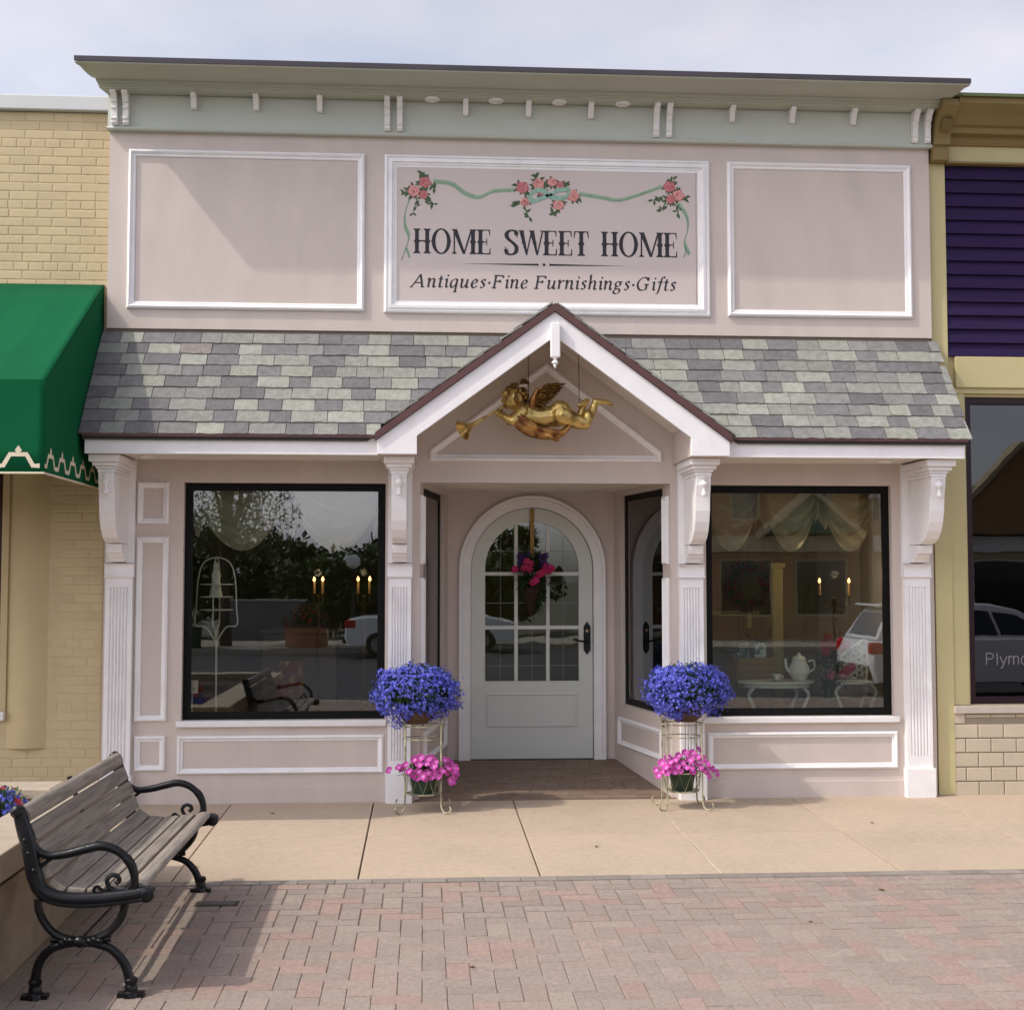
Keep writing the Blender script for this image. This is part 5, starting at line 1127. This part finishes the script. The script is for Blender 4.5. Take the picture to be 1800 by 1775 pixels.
# ================================================================== WINDOW DISPLAYS
def valance(name, label, x0, x1, m_, y, nsw, tail):
    t = thing(name, label, 'curtain', ((x0+x1)/2, y, 2.3)); zt = 2.42; sw_w = (x1-x0)/nsw
    for k in range(nsw):
        a = x0+k*sw_w; nx, nz = 34, 22; mb = MB()
        for j in range(nz+1):
            v = j/nz
            for i in range(nx+1):
                u = i/nx; drop = .10+.42*math.sin(math.pi*u)**.75
                z = zt-.06-drop*v*1.0-.02*v; w = math.sin(math.pi*u)
                yy = y-.075*w*v+.045*math.sin(v*math.pi*8.5+2.4*abs(u-.5)+.5*math.sin(7*u))*w*(.4+.6*v)+.012*math.sin(23*u+k)*(1-w)+.01*math.sin(9*u+4*v)
                mb.v.append((a+u*sw_w*1.0+.01*math.sin(v*5)*(1-w), yy, z))
        mb.f = [(j*(nx+1)+i, j*(nx+1)+i+1, (j+1)*(nx+1)+i+1, (j+1)*(nx+1)+i) for j in range(nz) for i in range(nx)]
        obj('swag', mb, m_, t, smooth=True, ang=80)
    for k in range(nsw+1):
        a = x0+k*sw_w; mb = MB(); nx, nz = 16, 10
        for j in range(nz+1):
            for i in range(nx+1):
                u = i/nx-.5; mb.v.append((a+u*.14*(.5+.5*j/nz), y-.05-.03*math.sin(u*22), zt-.05-j/nz*(tail+.05*math.sin(u*9))))
        mb.f = [(j*(nx+1)+i, j*(nx+1)+i+1, (j+1)*(nx+1)+i+1, (j+1)*(nx+1)+i) for j in range(nz) for i in range(nx)]
        obj('jabot', mb, m_, t, smooth=True, ang=80)
valance('window_valance', 'cream silk swag valance at the top of the left show window', -1.70, -.31, CURT, .26, 2, .40)
valance('window_valance', 'peach silk swag valance at the top of the right show window', 2.12, 3.50, CURTP, .26, 3, .34)
FL = .556
def wire(t, pts, r=.005, m_=ENAM, name='wire', k=5): return obj(name, MB().tube(smoothpts(pts, k), r, 6), m_, t, smooth=True)
# wire dress form with shelves
t = thing('wire_stand', 'white wire garden stand with a lantern-shaped top in the left show window', 'stand', (-1.55, .35, FL)); y = .35
half = [(-1.555, .0, 1.775), (-1.485, 0, 1.753), (-1.440, 0, 1.702), (-1.416, 0, 1.594), (-1.405, 0, 1.40), (-1.401, 0, 1.266), (-1.479, 0, 1.249), (-1.550, 0, 1.143)]
for sx_, sy_ in ((1, 0), (-1, 0), (0, 1), (0, -1)): wire(t, [(-1.555+(p[0]+1.555)*sx_, y+(p[0]+1.555)*sy_, p[2]) for p in half])
wire(t, [(-1.552, y, 1.15), (-1.55, y, .8), (-1.549, y, FL+.02)], .007, name='pole'); obj('base', MB().lathe([(0, 0), (.10, 0), (.10, .008), (.012, .02), (0, .02)], (-1.549, y, FL), 18), ENAM, t, smooth=True)
for z in (1.566, 1.472, 1.375): obj('shelf', MB().lathe([(0, 0), (.125, 0), (.125, .008), (0, .008)], (-1.555, y, z), 20), ENAM, t)
obj('figurine', MB().lathe([(0, 0), (.05, 0), (.04, .05), (.03, .12), (.035, .16), (.02, .19), (.012, .20), (.022, .225), (.012, .25), (0, .255)], (-1.56, y, 1.482), 14), ENAM, t, smooth=True)
# candle fixtures
def candelabrum(name, label, cx, y, z, xs_, stemz, wall=False):
    t = thing(name, label, 'candelabrum', (cx, y, stemz)); BR = mat('dark_brass_%d' % int(abs(cx)*100), (.09, .06, .03), .4, metal=.7)
    obj('stem', MB().lathe([(0, 0), (.07, 0), (.06, .02), (.015, .04), (.012, z-.16-stemz), (.02, z-.14-stemz), (0, z-.13-stemz)], (cx, y, stemz), 12), BR, t, smooth=True)
    pl_ = bpy.data.lights.new('candle_light', 'POINT'); pl_.energy = 3 if cx > 0 else 2; pl_.color = (1, .72, .42); pl_.shadow_soft_size = .03
    lo_ = bpy.data.objects.new('candle_light', pl_); C.objects.link(lo_); lo_.location = (cx, y-.04, z+.05); WORLD[lo_.name] = Matrix.Translation(lo_.location); par(lo_, t)
    for x in xs_:
        obj('arm', MB().tube(smoothpts([(cx, y, z-.16), ((cx+x)/2, y, z-.21), (x, y, z-.19), (x, y, z-.13)], 5), .006, 6), BR, t, smooth=True)
        obj('drip_pan', MB().lathe([(0, 0), (.03, .006), (.032, .012), (0, .01)], (x, y, z-.13), 12), BR, t); 
        c_ = obj('candle', MB().lathe([(0, 0), (.010, 0), (.010, .10), (0, .102)], (x, y, z-.125), 10), CANDLE, t, smooth=True)
        obj('flame', MB().lathe([(0, 0), (.010, .010), (.011, .018), (.005, .032), (0, .042)], (x, y, z-.022), 10), FLAME, c_, smooth=True)
candelabrum('candelabrum', 'twin candle light burning nearer the middle of the left show window', -.838, .9, 1.612, (-.872, -.804), FL)
candelabrum('candelabrum', 'twin candle light burning at the right edge of the left show window', -.478, .9, 1.614, (-.524, -.431), FL)
candelabrum('candelabrum', 'tall two-armed candle stand burning in the right show window', 3.238, .55, 1.60, (3.122, 3.36), FL)
# tapestry armchair
CH = mat('red_tapestry', (.16, .035, .03), .8, .4, 24, col2=(.30, .20, .06), mixsc=16, lo=.52, hi=.62)
t = thing('tapestry_chair', 'small red and gold tapestry chair low in the left show window', 'chair', (-1.05, .85, FL))
obj('seat', MB().box(-1.16, -.945, .72, .95, .68, .735), CH, t, bevel=.02); obj('backrest', MB().box(-1.155, -.95, .93, .98, .72, .96), CH, t, bevel=.025)
for x in (-1.15, -.955):
    for yy in (.735, .96): obj('leg', MB().tube([(x, yy, FL), (x, yy, .69)], .012, 8), BARK, t)
t = tag(obj('price_card', MB().box(-1.723, -1.645, .118, .121, FL+.22, FL+.315).box(-1.69, -1.68, .115, .125, FL, FL+.22), ENAM), 'small white card in the lower left corner of the left show window', 'card')
t = tag(obj('display_cabinet', MB().box(-1.35, -.75, 1.6, 1.95, FL, 1.15).box(-1.38, -.72, 1.57, 1.97, 1.15, 1.19).box(-1.36, -1.06, 1.585, 1.6, FL+.06, 1.10).box(-1.04, -.74, 1.585, 1.6, FL+.06, 1.10), INTF, bevel=.006), 'dark wooden cabinet behind the left show window', 'cabinet')
# right window: wreath, post, gift, crate, table, teapot, chair, roses
t = thing('berry_wreath', 'round dried berry wreath hanging inside the right show window', 'wreath', (2.63, 1.0, 1.55)); lf = MB(); br = MB()
for i in range(900):
    a = RNG.uniform(0, 6.283); p = Vector((2.66+math.cos(a)*.155, 1.0, 1.555+math.sin(a)*.16))+rv()*RNG.uniform(0, .055); leaf(lf, p, rv(), .045, .4)
for i in range(230):
    a = RNG.uniform(0, 6.283); br.ball(Vector((2.66+math.cos(a)*.155, .985, 1.555+math.sin(a)*.16))+rv()*.055, .010, 4)
stuff(obj('twigs', lf, LEAF, t)); stuff(obj('berries', br, mat('dark_red_berry', (.16, .015, .025), .4), t)); obj('hanger', MB().tube([(2.66, 1.0, 1.70), (2.66, 1.0, 2.52)], .003, 5), CHAIN, t)
t = tag(obj('yellow_post', MB().box(2.79, 2.875, .72, .79, FL, 1.70).box(2.775, 2.89, .705, .805, 1.70, 1.74).box(2.77, 2.895, .70, .81, FL, FL+.06), mat('yellow_paint', (.24, .19, .065), .6), bevel=.005), 'pale yellow wooden post standing inside the right show window', 'post')
t = tag(obj('wall_shelf', MB().box(2.40, 3.10, 2.36, 2.55, 1.28, 1.32).box(2.46, 2.50, 2.40, 2.55, 1.16, 1.28).box(3.0, 3.04, 2.40, 2.55, 1.16, 1.28), CREAM, bevel=.004), 'cream wall shelf at the back of the right show window', 'shelf')
def cabriole(t, x, y, zt, dx): wire(t, [(x, y, zt), (x+dx*.045, y, zt-.06), (x+dx*.01, y, zt-.15), (x+dx*.0, y, FL+.03), (x+dx*.03, y, FL+.005)], .0135, name='leg')
t = thing('white_table', 'white cast-iron garden table in the right show window', 'table', (2.75, .48, FL)); 
obj('table_top', MB().prism([(2.75+.30*math.cos(a), .50+.19*math.sin(a)) for a in [2*math.pi*i/32 for i in range(32)]], .800, .818, 'z'), ENAM, t, bevel=.004)
obj('apron', MB().prism([(2.75+.26*math.cos(a), .50+.16*math.sin(a)) for a in [2*math.pi*i/32 for i in range(32)]], .770, .7995, 'z'), ENAM, t)
for x, yy, dx in ((2.56, .42, -1), (2.94, .42, 1), (2.60, .60, -1), (2.90, .60, 1)): cabriole(t, x, yy, .775, dx)
t = thing('teapot', 'white china teapot standing on the white garden table', 'teapot', (2.92, .46, .82)); 
obj('pot', MB().lathe([(0, 0), (.045, 0), (.05, .01), (.082, .06), (.080, .10), (.055, .15), (.05, .165), (.055, .17), (.04, .19), (.012, .20), (.014, .215), (0, .22)], (2.925, .46, .819), 20), ENAM, t, smooth=True)
wire(t, [(2.995, .46, .97), (3.04, .46, .975), (3.045, .46, .92), (3.0, .46, .88)], .008, name='handle'); wire(t, [(2.855, .46, .88), (2.825, .46, .92), (2.815, .46, .99)], .011, name='spout')
t = thing('tea_cup', 'white china cup beside the teapot on the white garden table', 'cup', (2.74, .43, .82)); obj('cup', MB().lathe([(0, 0), (.018, 0), (.022, .008), (.036, .045), (.033, .045), (.018, .01), (0, .008)], (2.74, .43, .827), 16), ENAM, t, smooth=True); obj('saucer', MB().lathe([(0, 0), (.03, 0), (.055, .008), (0, .005)], (2.74, .43, .8185), 16), ENAM, t); wire(t, [(2.772, .43, .862), (2.79, .43, .855), (2.772, .43, .84)], .004, name='handle')
t = thing('wooden_crate', 'golden wooden crate behind the white garden table', 'crate', (2.62, .80, FL)); CW = mat('golden_crate_wood', (.27, .17, .055), .7, .3, 12, stretch=(2, 20, 20))
for k in range(3): obj('slat', MB().box(2.46, 2.80, .72, .735, .815+k*.058, .868+k*.058), CW, t); obj('slat', MB().box(2.46, 2.80, .95, .965, .815+k*.058, .868+k*.058), CW, t)
for x in (2.462, 2.785): obj('end_board', MB().box(x, x+.014, .736, .949, FL, .985), CW, t)
obj('crate_body', MB().box(2.48, 2.78, .737, .948, FL, .80), CW, t)
t = thing('gift_box', 'striped gift box with a black checked bow on the wooden crate', 'gift', (2.62, .84, .985)); CK = mat('black_ribbon', (.015, .02, .022), .5)
obj('box', MB().box(2.50, 2.74, .74, .94, .972, 1.10), mat('teal_white_paper', (.45, .50, .48), .6, .3, 30, col2=(.06, .14, .15), mixsc=24, lo=.5, hi=.53), t, bevel=.006); obj('band', MB().box(2.60, 2.64, .737, .943, .971, 1.103), CK, t)
for sx_ in (-1, 1): wire(t, [(2.65, .78, 1.10), (2.65+sx_*.06, .77, 1.17), (2.65+sx_*.11, .77, 1.22), (2.65+sx_*.12, .77, 1.15), (2.65+sx_*.05, .77, 1.11), (2.65, .78, 1.10)], .014, CK, 'bow_loop')
t = thing('lace_chair', 'white openwork garden chair at the right of the right show window', 'chair', (3.35, .5, FL))
obj('seat', MB().prism([(3.355+.16*math.cos(a), .50+.15*math.sin(a)) for a in [2*math.pi*i/28 for i in range(28)]], .795, .812, 'z'), ENAM, t, bevel=.004)
for x, yy, dx in ((3.24, .40, -1), (3.47, .40, 1), (3.26, .60, -1), (3.46, .60, 1)): cabriole(t, x, yy, .796, dx)
wire(t, [(3.20, .60, .81), (3.25, .63, .92), (3.36, .65, 1.03), (3.46, .65, 1.10), (3.525, .64, 1.12), (3.52, .61, .95), (3.50, .58, .81)], .011, name='back_frame')
for i in range(7):
    for j in range(5):
        x = 3.25+.042*i; z = .845+.052*j+.02*(i % 2)
        if z < .83+(x-3.20)*.95 and x < 3.51:
            obj('lace_ring', MB().tube([(x+.019*math.cos(a), .63, z+.022*math.sin(a)) for a in [2*math.pi*q/10 for q in range(11)]], .0055, 5), ENAM, t)
t = thing('rose_bouquet', 'bouquet of red and pink silk roses between table and chair in the right show window', 'flowers', (3.16, .40, FL))
obj('vase', MB().lathe([(0, 0), (.05, 0), (.06, .05), (.035, .16), (.045, .26), (.05, .27), (.04, .265), (0, .2)], (3.14, .42, FL), 16), POTG, t, smooth=True)
lf = MB()
for i in range(420): leaf(lf, Vector((3.16, .42, .99))+Vector((RNG.gauss(0, .055), RNG.gauss(0, .04), RNG.gauss(0, .11))), rv(), .05, .5)
stuff(obj('foliage', lf, LEAF, t)); rsm = MB()
for k in range(4): petals(rsm, (0, 0, .006*k), .042*(1-.18*k), (0, 0, 1), 6, .5, 1.3, k*.5)
RSM = [mesh_only('rose_bloom', rsm, m_, True) for m_ in (RED, mat('pink_silk_rose', (.55, .12, .20), .6), mat('crimson_silk_rose', (.32, .015, .06), .6))]
for x, z, k in ((3.119, 1.159, 2), (3.09, 1.10, 2), (3.15, 1.10, 2), (3.225, 1.125, 0), (3.27, 1.10, 0), (3.215, 1.085, 0), (3.139, .87, 1), (3.27, .90, 1), (3.305, .93, 1), (3.24, .88, 1), (3.10, 1.05, 2)):
    inst('rose_bloom', RSM[k], (x, .36, z), t, rot=Vector((0, 0, 1)).rotation_difference(Vector((RNG.uniform(-.3, .3), -1, RNG.uniform(0, .4))).normalized()).to_matrix())
t = thing('fern_pot', 'small dark fern in a wicker pot at the left of the right show window', 'potted plant', (2.38, .55, FL)); lf = MB()
obj('pot', MB().lathe([(0, 0), (.06, 0), (.085, .16), (.09, .18), (0, .17)], (2.38, .55, .80), 14), COIR, t, smooth=True); obj('pedestal', MB().box(2.31, 2.45, .48, .62, FL, .7995), BARK, t)
for i in range(420): a = RNG.uniform(0, 6.28); d = RNG.uniform(0, .15); leaf(lf, (2.38+d*math.cos(a), .55+d*math.sin(a), 1.0+.08*math.sin(d*18)+RNG.uniform(-.03, .03)), (math.cos(a), math.sin(a), .3), .05, .3)
stuff(obj('foliage', lf, LEAF, t))

# small things on the pavement
cv_ = thing('valve_cover', 'small rusty metal cover set in the bricks near the bench', 'cover', (-1.03, -2.78, gz(-2.78))); RUSTY = mat('rusty_iron', (.10, .065, .03), .8, .4, 30, .4, 60, col2=(.05, .05, .05), mixsc=30)
zc_ = gz(-2.78)
obj('frame', MB().box(-1.16, -.94, -2.83, -2.73, zc_-.02, zc_+.0035), RUSTY, cv_); obj('lid', MB().box(-1.145, -.955, -2.818, -2.742, zc_+.0036, zc_+.0065), mat('dull_grey_iron', (.10, .10, .10), .6, .3, 40), cv_, bevel=.002)
LIT = mat('dry_leaf', (.12, .07, .03), .9)
for k, (x, y, s_) in enumerate(((-1.05, -.43, .02), (2.45, -2.75, .035), (.62, .45, .012), (1.52, .42, .02), (.2, -3.9, .02), (1.05, -1.6, .02), (3.0, -1.0, .022), (1.9, -3.3, .016), (2.7, -4.1, .014))):
    mb = MB(); a = k*1.3; z = gz(y)+.004 if y < 0 else .018+.108*(y+.02)/1.38
    mb.add([(x, y, z), (x+s_*math.cos(a), y+s_*math.sin(a), z+.004), (x+s_*1.7*math.cos(a+.5), y+s_*1.7*math.sin(a+.5), z+.002), (x+s_*math.cos(a+1), y+s_*math.sin(a+1), z+.006)], [(0, 1, 2, 3)])
    o = obj('fallen_leaf', mb, LIT); o.modifiers.new('solid', 'SOLIDIFY').thickness = .001
    tag(o, ['dry leaf on the concrete right of the bench', 'long dry leaf on the bricks right of the middle', 'tiny leaf scrap on the entry floor near the door', 'dry leaf on the entry floor by the right cheek', 'small leaf on the bricks left of the middle', 'small leaf on the concrete in front of the door', 'small leaf on the concrete before the right window', 'leaf crumb on the bricks right of the door line', 'leaf crumb on the bricks at lower right'][k], 'leaf', 'scattered dry leaves')

# ================================================================== ACROSS THE STREET (seen in the window glass)
def leafcloud(blobs, n, size, m_, r):
    mb = MB()
    for _ in range(n):
        c_, rr = r.choice(blobs); v = Vector((r.gauss(0, 1), r.gauss(0, 1), r.gauss(0, 1))).normalized(); p = Vector(c_)+Vector((v.x*rr[0], v.y*rr[1], v.z*rr[2]))*(r.random()**.35)
        d = Vector((r.gauss(0, 1), r.gauss(0, 1), r.gauss(0, .7))); leaf(mb, p, d, size*r.uniform(.7, 1.3), .6)
    return mb
def tree(name, label, x, y, h, cr, cb, m_, seed, n=4200, size=.16):
    r = random.Random(seed); z0 = -.25; t = thing(name, label, 'tree', (x, y, z0)); tr_ = MB()
    tr_.tube(smoothpts([(x, y, z0), (x+r.uniform(-.1, .1), y, h*.35), (x+r.uniform(-.15, .15), y+.1, h*.7), (x, y, h*.9)], 4), [.17*h/7*(1-.06*i) for i in range(13)], 8)
    blobs = []
    for k in range(13):
        a = r.uniform(0, 6.28); d = cr*r.uniform(.15, .75); z = cb+(h-cb)*r.uniform(.12, .85); c_ = (x+d*math.cos(a), y+d*math.sin(a), z); rr = cr*r.uniform(.32, .55); blobs.append((c_, (rr, rr, rr*.7)))
        tr_.tube(smoothpts([(x, y, max(.6, cb*.8)+.1*k), ((x+c_[0])/2, (y+c_[1])/2, (z+cb)/2), c_], 3), [.06, .055, .05, .04, .03, .02, .012], 5)
    obj('trunk', tr_, BARK, t, smooth=True); obj('crown', leafcloud(blobs, n, size, m_, r), m_, t); return t
tree('street_tree', 'light leafy street tree on the far pavement, left', -5.3, -26.2, 7.0, 2.6, 2.0, LEAFT2, 1, 15000, .105)
tree('street_tree', 'light leafy street tree on the far pavement, far right', 21.5, -27.2, 8.5, 2.8, 3.2, LEAFT2, 2, 4000)
for k, (x, h, y) in enumerate(((-12.2, 4.2, -38), (-9.4, 4.0, -37), (-6.7, 3.55, -38), (-4.2, 3.2, -37), (-1.9, 3.7, -38), (.7, 3.3, -39), (3.2, 4.0, -38), (-15.2, 4.6, -39), (-8.0, 2.9, -33.5), (-3.0, 2.3, -33), (-.6, 2.6, -33.5), (1.9, 2.5, -33))):
    tree('park_tree', 'dark green park tree far beyond the street, %s in the row' % ['second', 'third', 'fourth', 'fifth', 'sixth', 'seventh', 'last', 'first', 'low one before the third', 'low one before the fifth', 'low one before the sixth', 'low one before the seventh'][k], x, y, h, 1.95, .1, LEAFT, 20+k, 4200, .30)
def shopfront(name, label, x0, x1, y, h, m_, trim, bays, gable=None, gm=None):
    t = thing(name, label, 'building', ((x0+x1)/2, y-4, -.17)); z0 = -.2
    holes = []; w = (x1-x0)/bays
    for k in range(bays): holes.append((x0+k*w+.35, x0+(k+1)*w-.35, .5, 2.25))
    for k in range(bays): holes.append((x0+k*w+w*.3, x0+k*w+w*.7, 3.4, 4.9)) if h > 5.4 else None
    wl2 = obj('wall', wall_holes(x0, x1, z0, h, holes, y-.25, y).xf(Matrix.Identity(4)), m_, t); obj('body', MB().box(x0, x1, y-8, y-.26, z0, h-.1), BLKPL, t)
    obj('roof', MB().box(x0-.1, x1+.1, y-8, y+.1, h, h+.12), DECK, t); obj('cornice', MB().prism([(y, h-.35), (y+.12, h-.32), (y+.3, h-.05), (y+.3, h+.10), (y, h+.10)], x0-.1, x1+.1, 'x'), trim, t); obj('sign_band', MB().box(x0, x1, y+.001, y+.14, 2.45, 2.95), trim, t, bevel=.02)
    for hh in holes:
        f_ = obj('window', frame(rect(hh[0]+.002, hh[1]-.002, hh[2]+.002, hh[3]-.002), [(0, .03), (.06, .03), (.07, .0)], 0.0).xf(Matrix.Translation((0, y-.1, 0)) @ Matrix.Rotation(math.pi, 4, 'Z') @ Matrix.Translation((-(hh[0]+hh[1]), 0, 0))), trim, t); obj('pane', MB().box(hh[0]+.06, hh[1]-.06, y-.14, y-.12, hh[2]+.06, hh[3]-.06), GLASSN, f_)
    if gable:
        a, b_, hz_ = gable; g_ = obj('gable', MB().prism([(a, 3.0), (b_, 3.0), ((a+b_)/2, hz_)], y+.01, y+.5, 'y'), gm or FGREEN, t)
        for s0, s1 in ((a-.2, (a+b_)/2), (b_+.2, (a+b_)/2)): obj('verge_board', MB().prism([(s0, 2.86), (s1, hz_+.02), (s1, hz_+.22), (s0, 3.06)], y-.02, y+.6, 'y'), FARB[3], g_)
    return t
shopfront('far_shop', 'orange brick shop across the street with a green gable', 6.2, 13.2, -29.5, 6.6, FARB[0], FARB[3], 3, (10.2, 13.0, 4.2))
shopfront('far_shop', 'cream corner shop across the street with a wide gable', 13.6, 22.0, -29.5, 4.4, FARB[3], WHITE, 3, (15.6, 20.6, 5.6), FARB[0])
t = thing('garden_wall', 'low grey rendered wall with a coping across the street beside the light tree', 'wall', (-4.7, -31, -.2))
obj('wall', MB().box(-5.9, -3.6, -31.2, -30.9, -.3, .95), mat('dark_render_wall', (.17, .17, .18), .9, .2, 3), t); obj('coping', MB().box(-5.95, -3.55, -31.25, -30.85, .951, 1.02), FARB[1], t, bevel=.02)
shopfront('far_shop', 'red brick building across the street at far left', -20.0, -10.2, -30.5, 3.6, FARB[2], FARB[3], 3)
t = thing('street_lamp', 'black post lamp with a white globe on the far pavement', 'street lamp', (-1.9, -25.8, -.17))
obj('post', MB().lathe([(0, 0), (.14, 0), (.12, .3), (.06, .4), (.045, 2.0), (.06, 2.05), (0, 2.1)], (-1.9, -25.8, -.17), 12), IRON, t, smooth=True); obj('globe', MB().ball((-1.9, -25.8, 2.1), .19, 10), ENAM, t, smooth=True)
def planter_box(x, y, label, m_, fm):
    t = thing('street_planter', label, 'planter', (x, y, -.17)); obj('box', MB().prism([(x+.55*math.cos(a), y+.55*math.sin(a)) for a in [2*math.pi*i/20 for i in range(20)]], -.17, .38, 'z'), m_, t, bevel=.03)
    lf, fl = MB(), MB()
    for _ in range(700): v = rv(); v.z = abs(v.z); leaf(lf, Vector((x, y, .38))+Vector((v.x*.6, v.y*.6, v.z*.55))*RNG.uniform(.3, 1), v, .12, .5)
    for _ in range(90): v = rv(); v.z = abs(v.z); petals(fl, Vector((x, y, .38))+Vector((v.x*.62, v.y*.62, v.z*.57)), .05, v)
    stuff(obj('foliage', lf, LEAF, t)); stuff(obj('blossoms', fl, fm, t))
planter_box(-3.1, -25.6, 'round terracotta street planter with red flowers across the street', mat('terracotta', (.28, .10, .06), .8), RED)
planter_box(-6.4, -25.7, 'dark round street planter with white flowers across the street', POTG, ENAM)
# parked cars
def car(name, label, x, y, flip, suv, paint):
    t = thing(name, label, 'car', (x+2.2, y, -.31)); z0 = -.31; L_ = 4.5; hw = .90; H = 1.56 if suv else 1.42
    X = (lambda a: x+a) if not flip else (lambda a: x+L_-a)
    low = [(.10, .28), (.02, .50), (.03, .78), (.12, .95), (.45, 1.0), (3.3, .98), (4.1, .88), (4.42, .74), (4.5, .52), (4.42, .28)]
    if suv: roofp = [(.16, .97), (.40, 1.40), (.62, 1.53), (1.1, H), (2.1, 1.54), (2.55, 1.44), (3.35, .98)]
    else: roofp = [(.75, .99), (1.30, 1.34), (1.7, H), (2.3, 1.40), (2.65, 1.32), (3.40, .97)]
    rings = []
    for k, (yy, zi) in enumerate(((-hw, .06), (-hw+.05, .015), (-hw+.16, 0), (hw-.16, 0), (hw-.05, .015), (hw, .06))):
        s_ = 1-.010*(6*zi); rings.append([(X(2.25+(a-2.25)*(1-zi*.35)), y+yy, z0+(.62+(b_-.62)*(1-zi*1.2))) for a, b_ in low])
    obj('body', MB().loft(rings), paint, t, smooth=True, ang=40)
    rings = []
    for yy, tp in ((-hw+.10, 1), (-hw+.16, .4), (hw-.16, .4), (hw-.10, 1)):
        sg = -1 if yy < 0 else 1
        rings.append([(X(a), y+yy-sg*(.20*(b_-.97)/.6 if b_ > .98 else 0), z0+b_-(.03 if tp == 1 and b_ > 1.2 else 0)) for a, b_ in roofp])
    obj('cabin', MB().loft(rings), paint, t, smooth=True, ang=40)
    for sg in (-1, 1):
        yo = lambda b_: y+sg*(hw-.10-.20*(b_-.97)/.6+.012)
        wins = ([[(.52, 1.03), (.72, 1.40), (1.25, 1.44), (1.25, 1.03)], [(1.30, 1.03), (1.30, 1.44), (2.05, 1.43), (2.15, 1.03)], [(2.2, 1.03), (2.12, 1.42), (2.5, 1.36), (3.05, 1.03)]] if suv else [[(1.05, 1.02), (1.42, 1.30), (1.85, 1.33), (1.85, 1.02)], [(1.9, 1.02), (1.9, 1.33), (2.5, 1.28), (3.05, 1.02)]])
        for wpts in wins:
            mb = MB(); mb.add([(X(a), yo(b_)-sg*.02, z0+b_) for a, b_ in wpts]+[(X(a), yo(b_), z0+b_) for a, b_ in wpts], [tuple(range(len(wpts))), tuple(range(len(wpts), 2*len(wpts)))]+[(i, (i+1) % len(wpts), (i+1) % len(wpts)+len(wpts), i+len(wpts)) for i in range(len(wpts))]); obj('side_window', mb, CARG, t)
        obj('tail_lamp', MB().box(*sorted((X(.02), X(.30))), *sorted((y+sg*(hw-.19), y+sg*(hw+.012))), z0+.74, z0+.94), TAILL, t, bevel=.04); obj('headlamp', MB().box(*sorted((X(4.22), X(4.47))), *sorted((y+sg*(hw-.30), y+sg*(hw-.01))), z0+.58, z0+.72), RIM, t, bevel=.04)
        for wx in (.85, 3.55):
            w_ = obj('wheel', MB().lathe([(.18, -.10), (.31, -.10), (.335, -.07), (.335, .07), (.31, .10), (.18, .10)], (X(wx), y+sg*(hw-.09), z0+.335), 22, (0, 1, 0)), TYRE, t, smooth=True); obj('rim', MB().lathe([(0, -.02), (.19, -.03), (.20, .0), (.19, .03), (0, .02)], (X(wx), y+sg*(hw+.0), z0+.335), 18, (0, 1, 0)), RIM, w_, smooth=True)
    rw = [(.20, 1.02), (.40, 1.38)] if suv else [(.82, 1.02), (1.28, 1.32)]
    for (a0, b0), (a1, b1), nm in ((rw[0], rw[1], 'rear_window'), ((3.28, 1.02), (2.60, 1.41) if suv else (2.70, 1.31), 'windscreen')):
        off = .02 if nm == 'windscreen' else -.02
        q = [(X(a0+off), y-hw+.24, z0+b0), (X(a0+off), y+hw-.24, z0+b0), (X(a1+off), y+hw-.34, z0+b1), (X(a1+off), y-hw+.34, z0+b1)]
        mb = MB().add(q+[(p[0]-(.03 if (off > 0) != flip else -.03), p[1], p[2]-.01) for p in q], [(0,1,2,3), (7,6,5,4), (0,4,5,1), (1,5,6,2), (2,6,7,3), (3,7,4,0)]); obj(nm, mb, CARG, t)
    if suv: obj('roof_spoiler', MB().box(*sorted((X(.28), X(.62))), y-.6, y+.6, z0+1.49, z0+1.525), paint, t, bevel=.012)
    obj('bumper', MB().box(*sorted((X(-.03), X(.14))), y-.8, y+.8, z0+.34, z0+.56), BLKPL, t, bevel=.05)
car('parked_car', 'white sport utility car parked at the kerb to the right', 7.0, -11.5, False, True, CARP)
car('parked_car', 'white saloon car parked across the street', -1.95, -23.6, False, False, CARP)
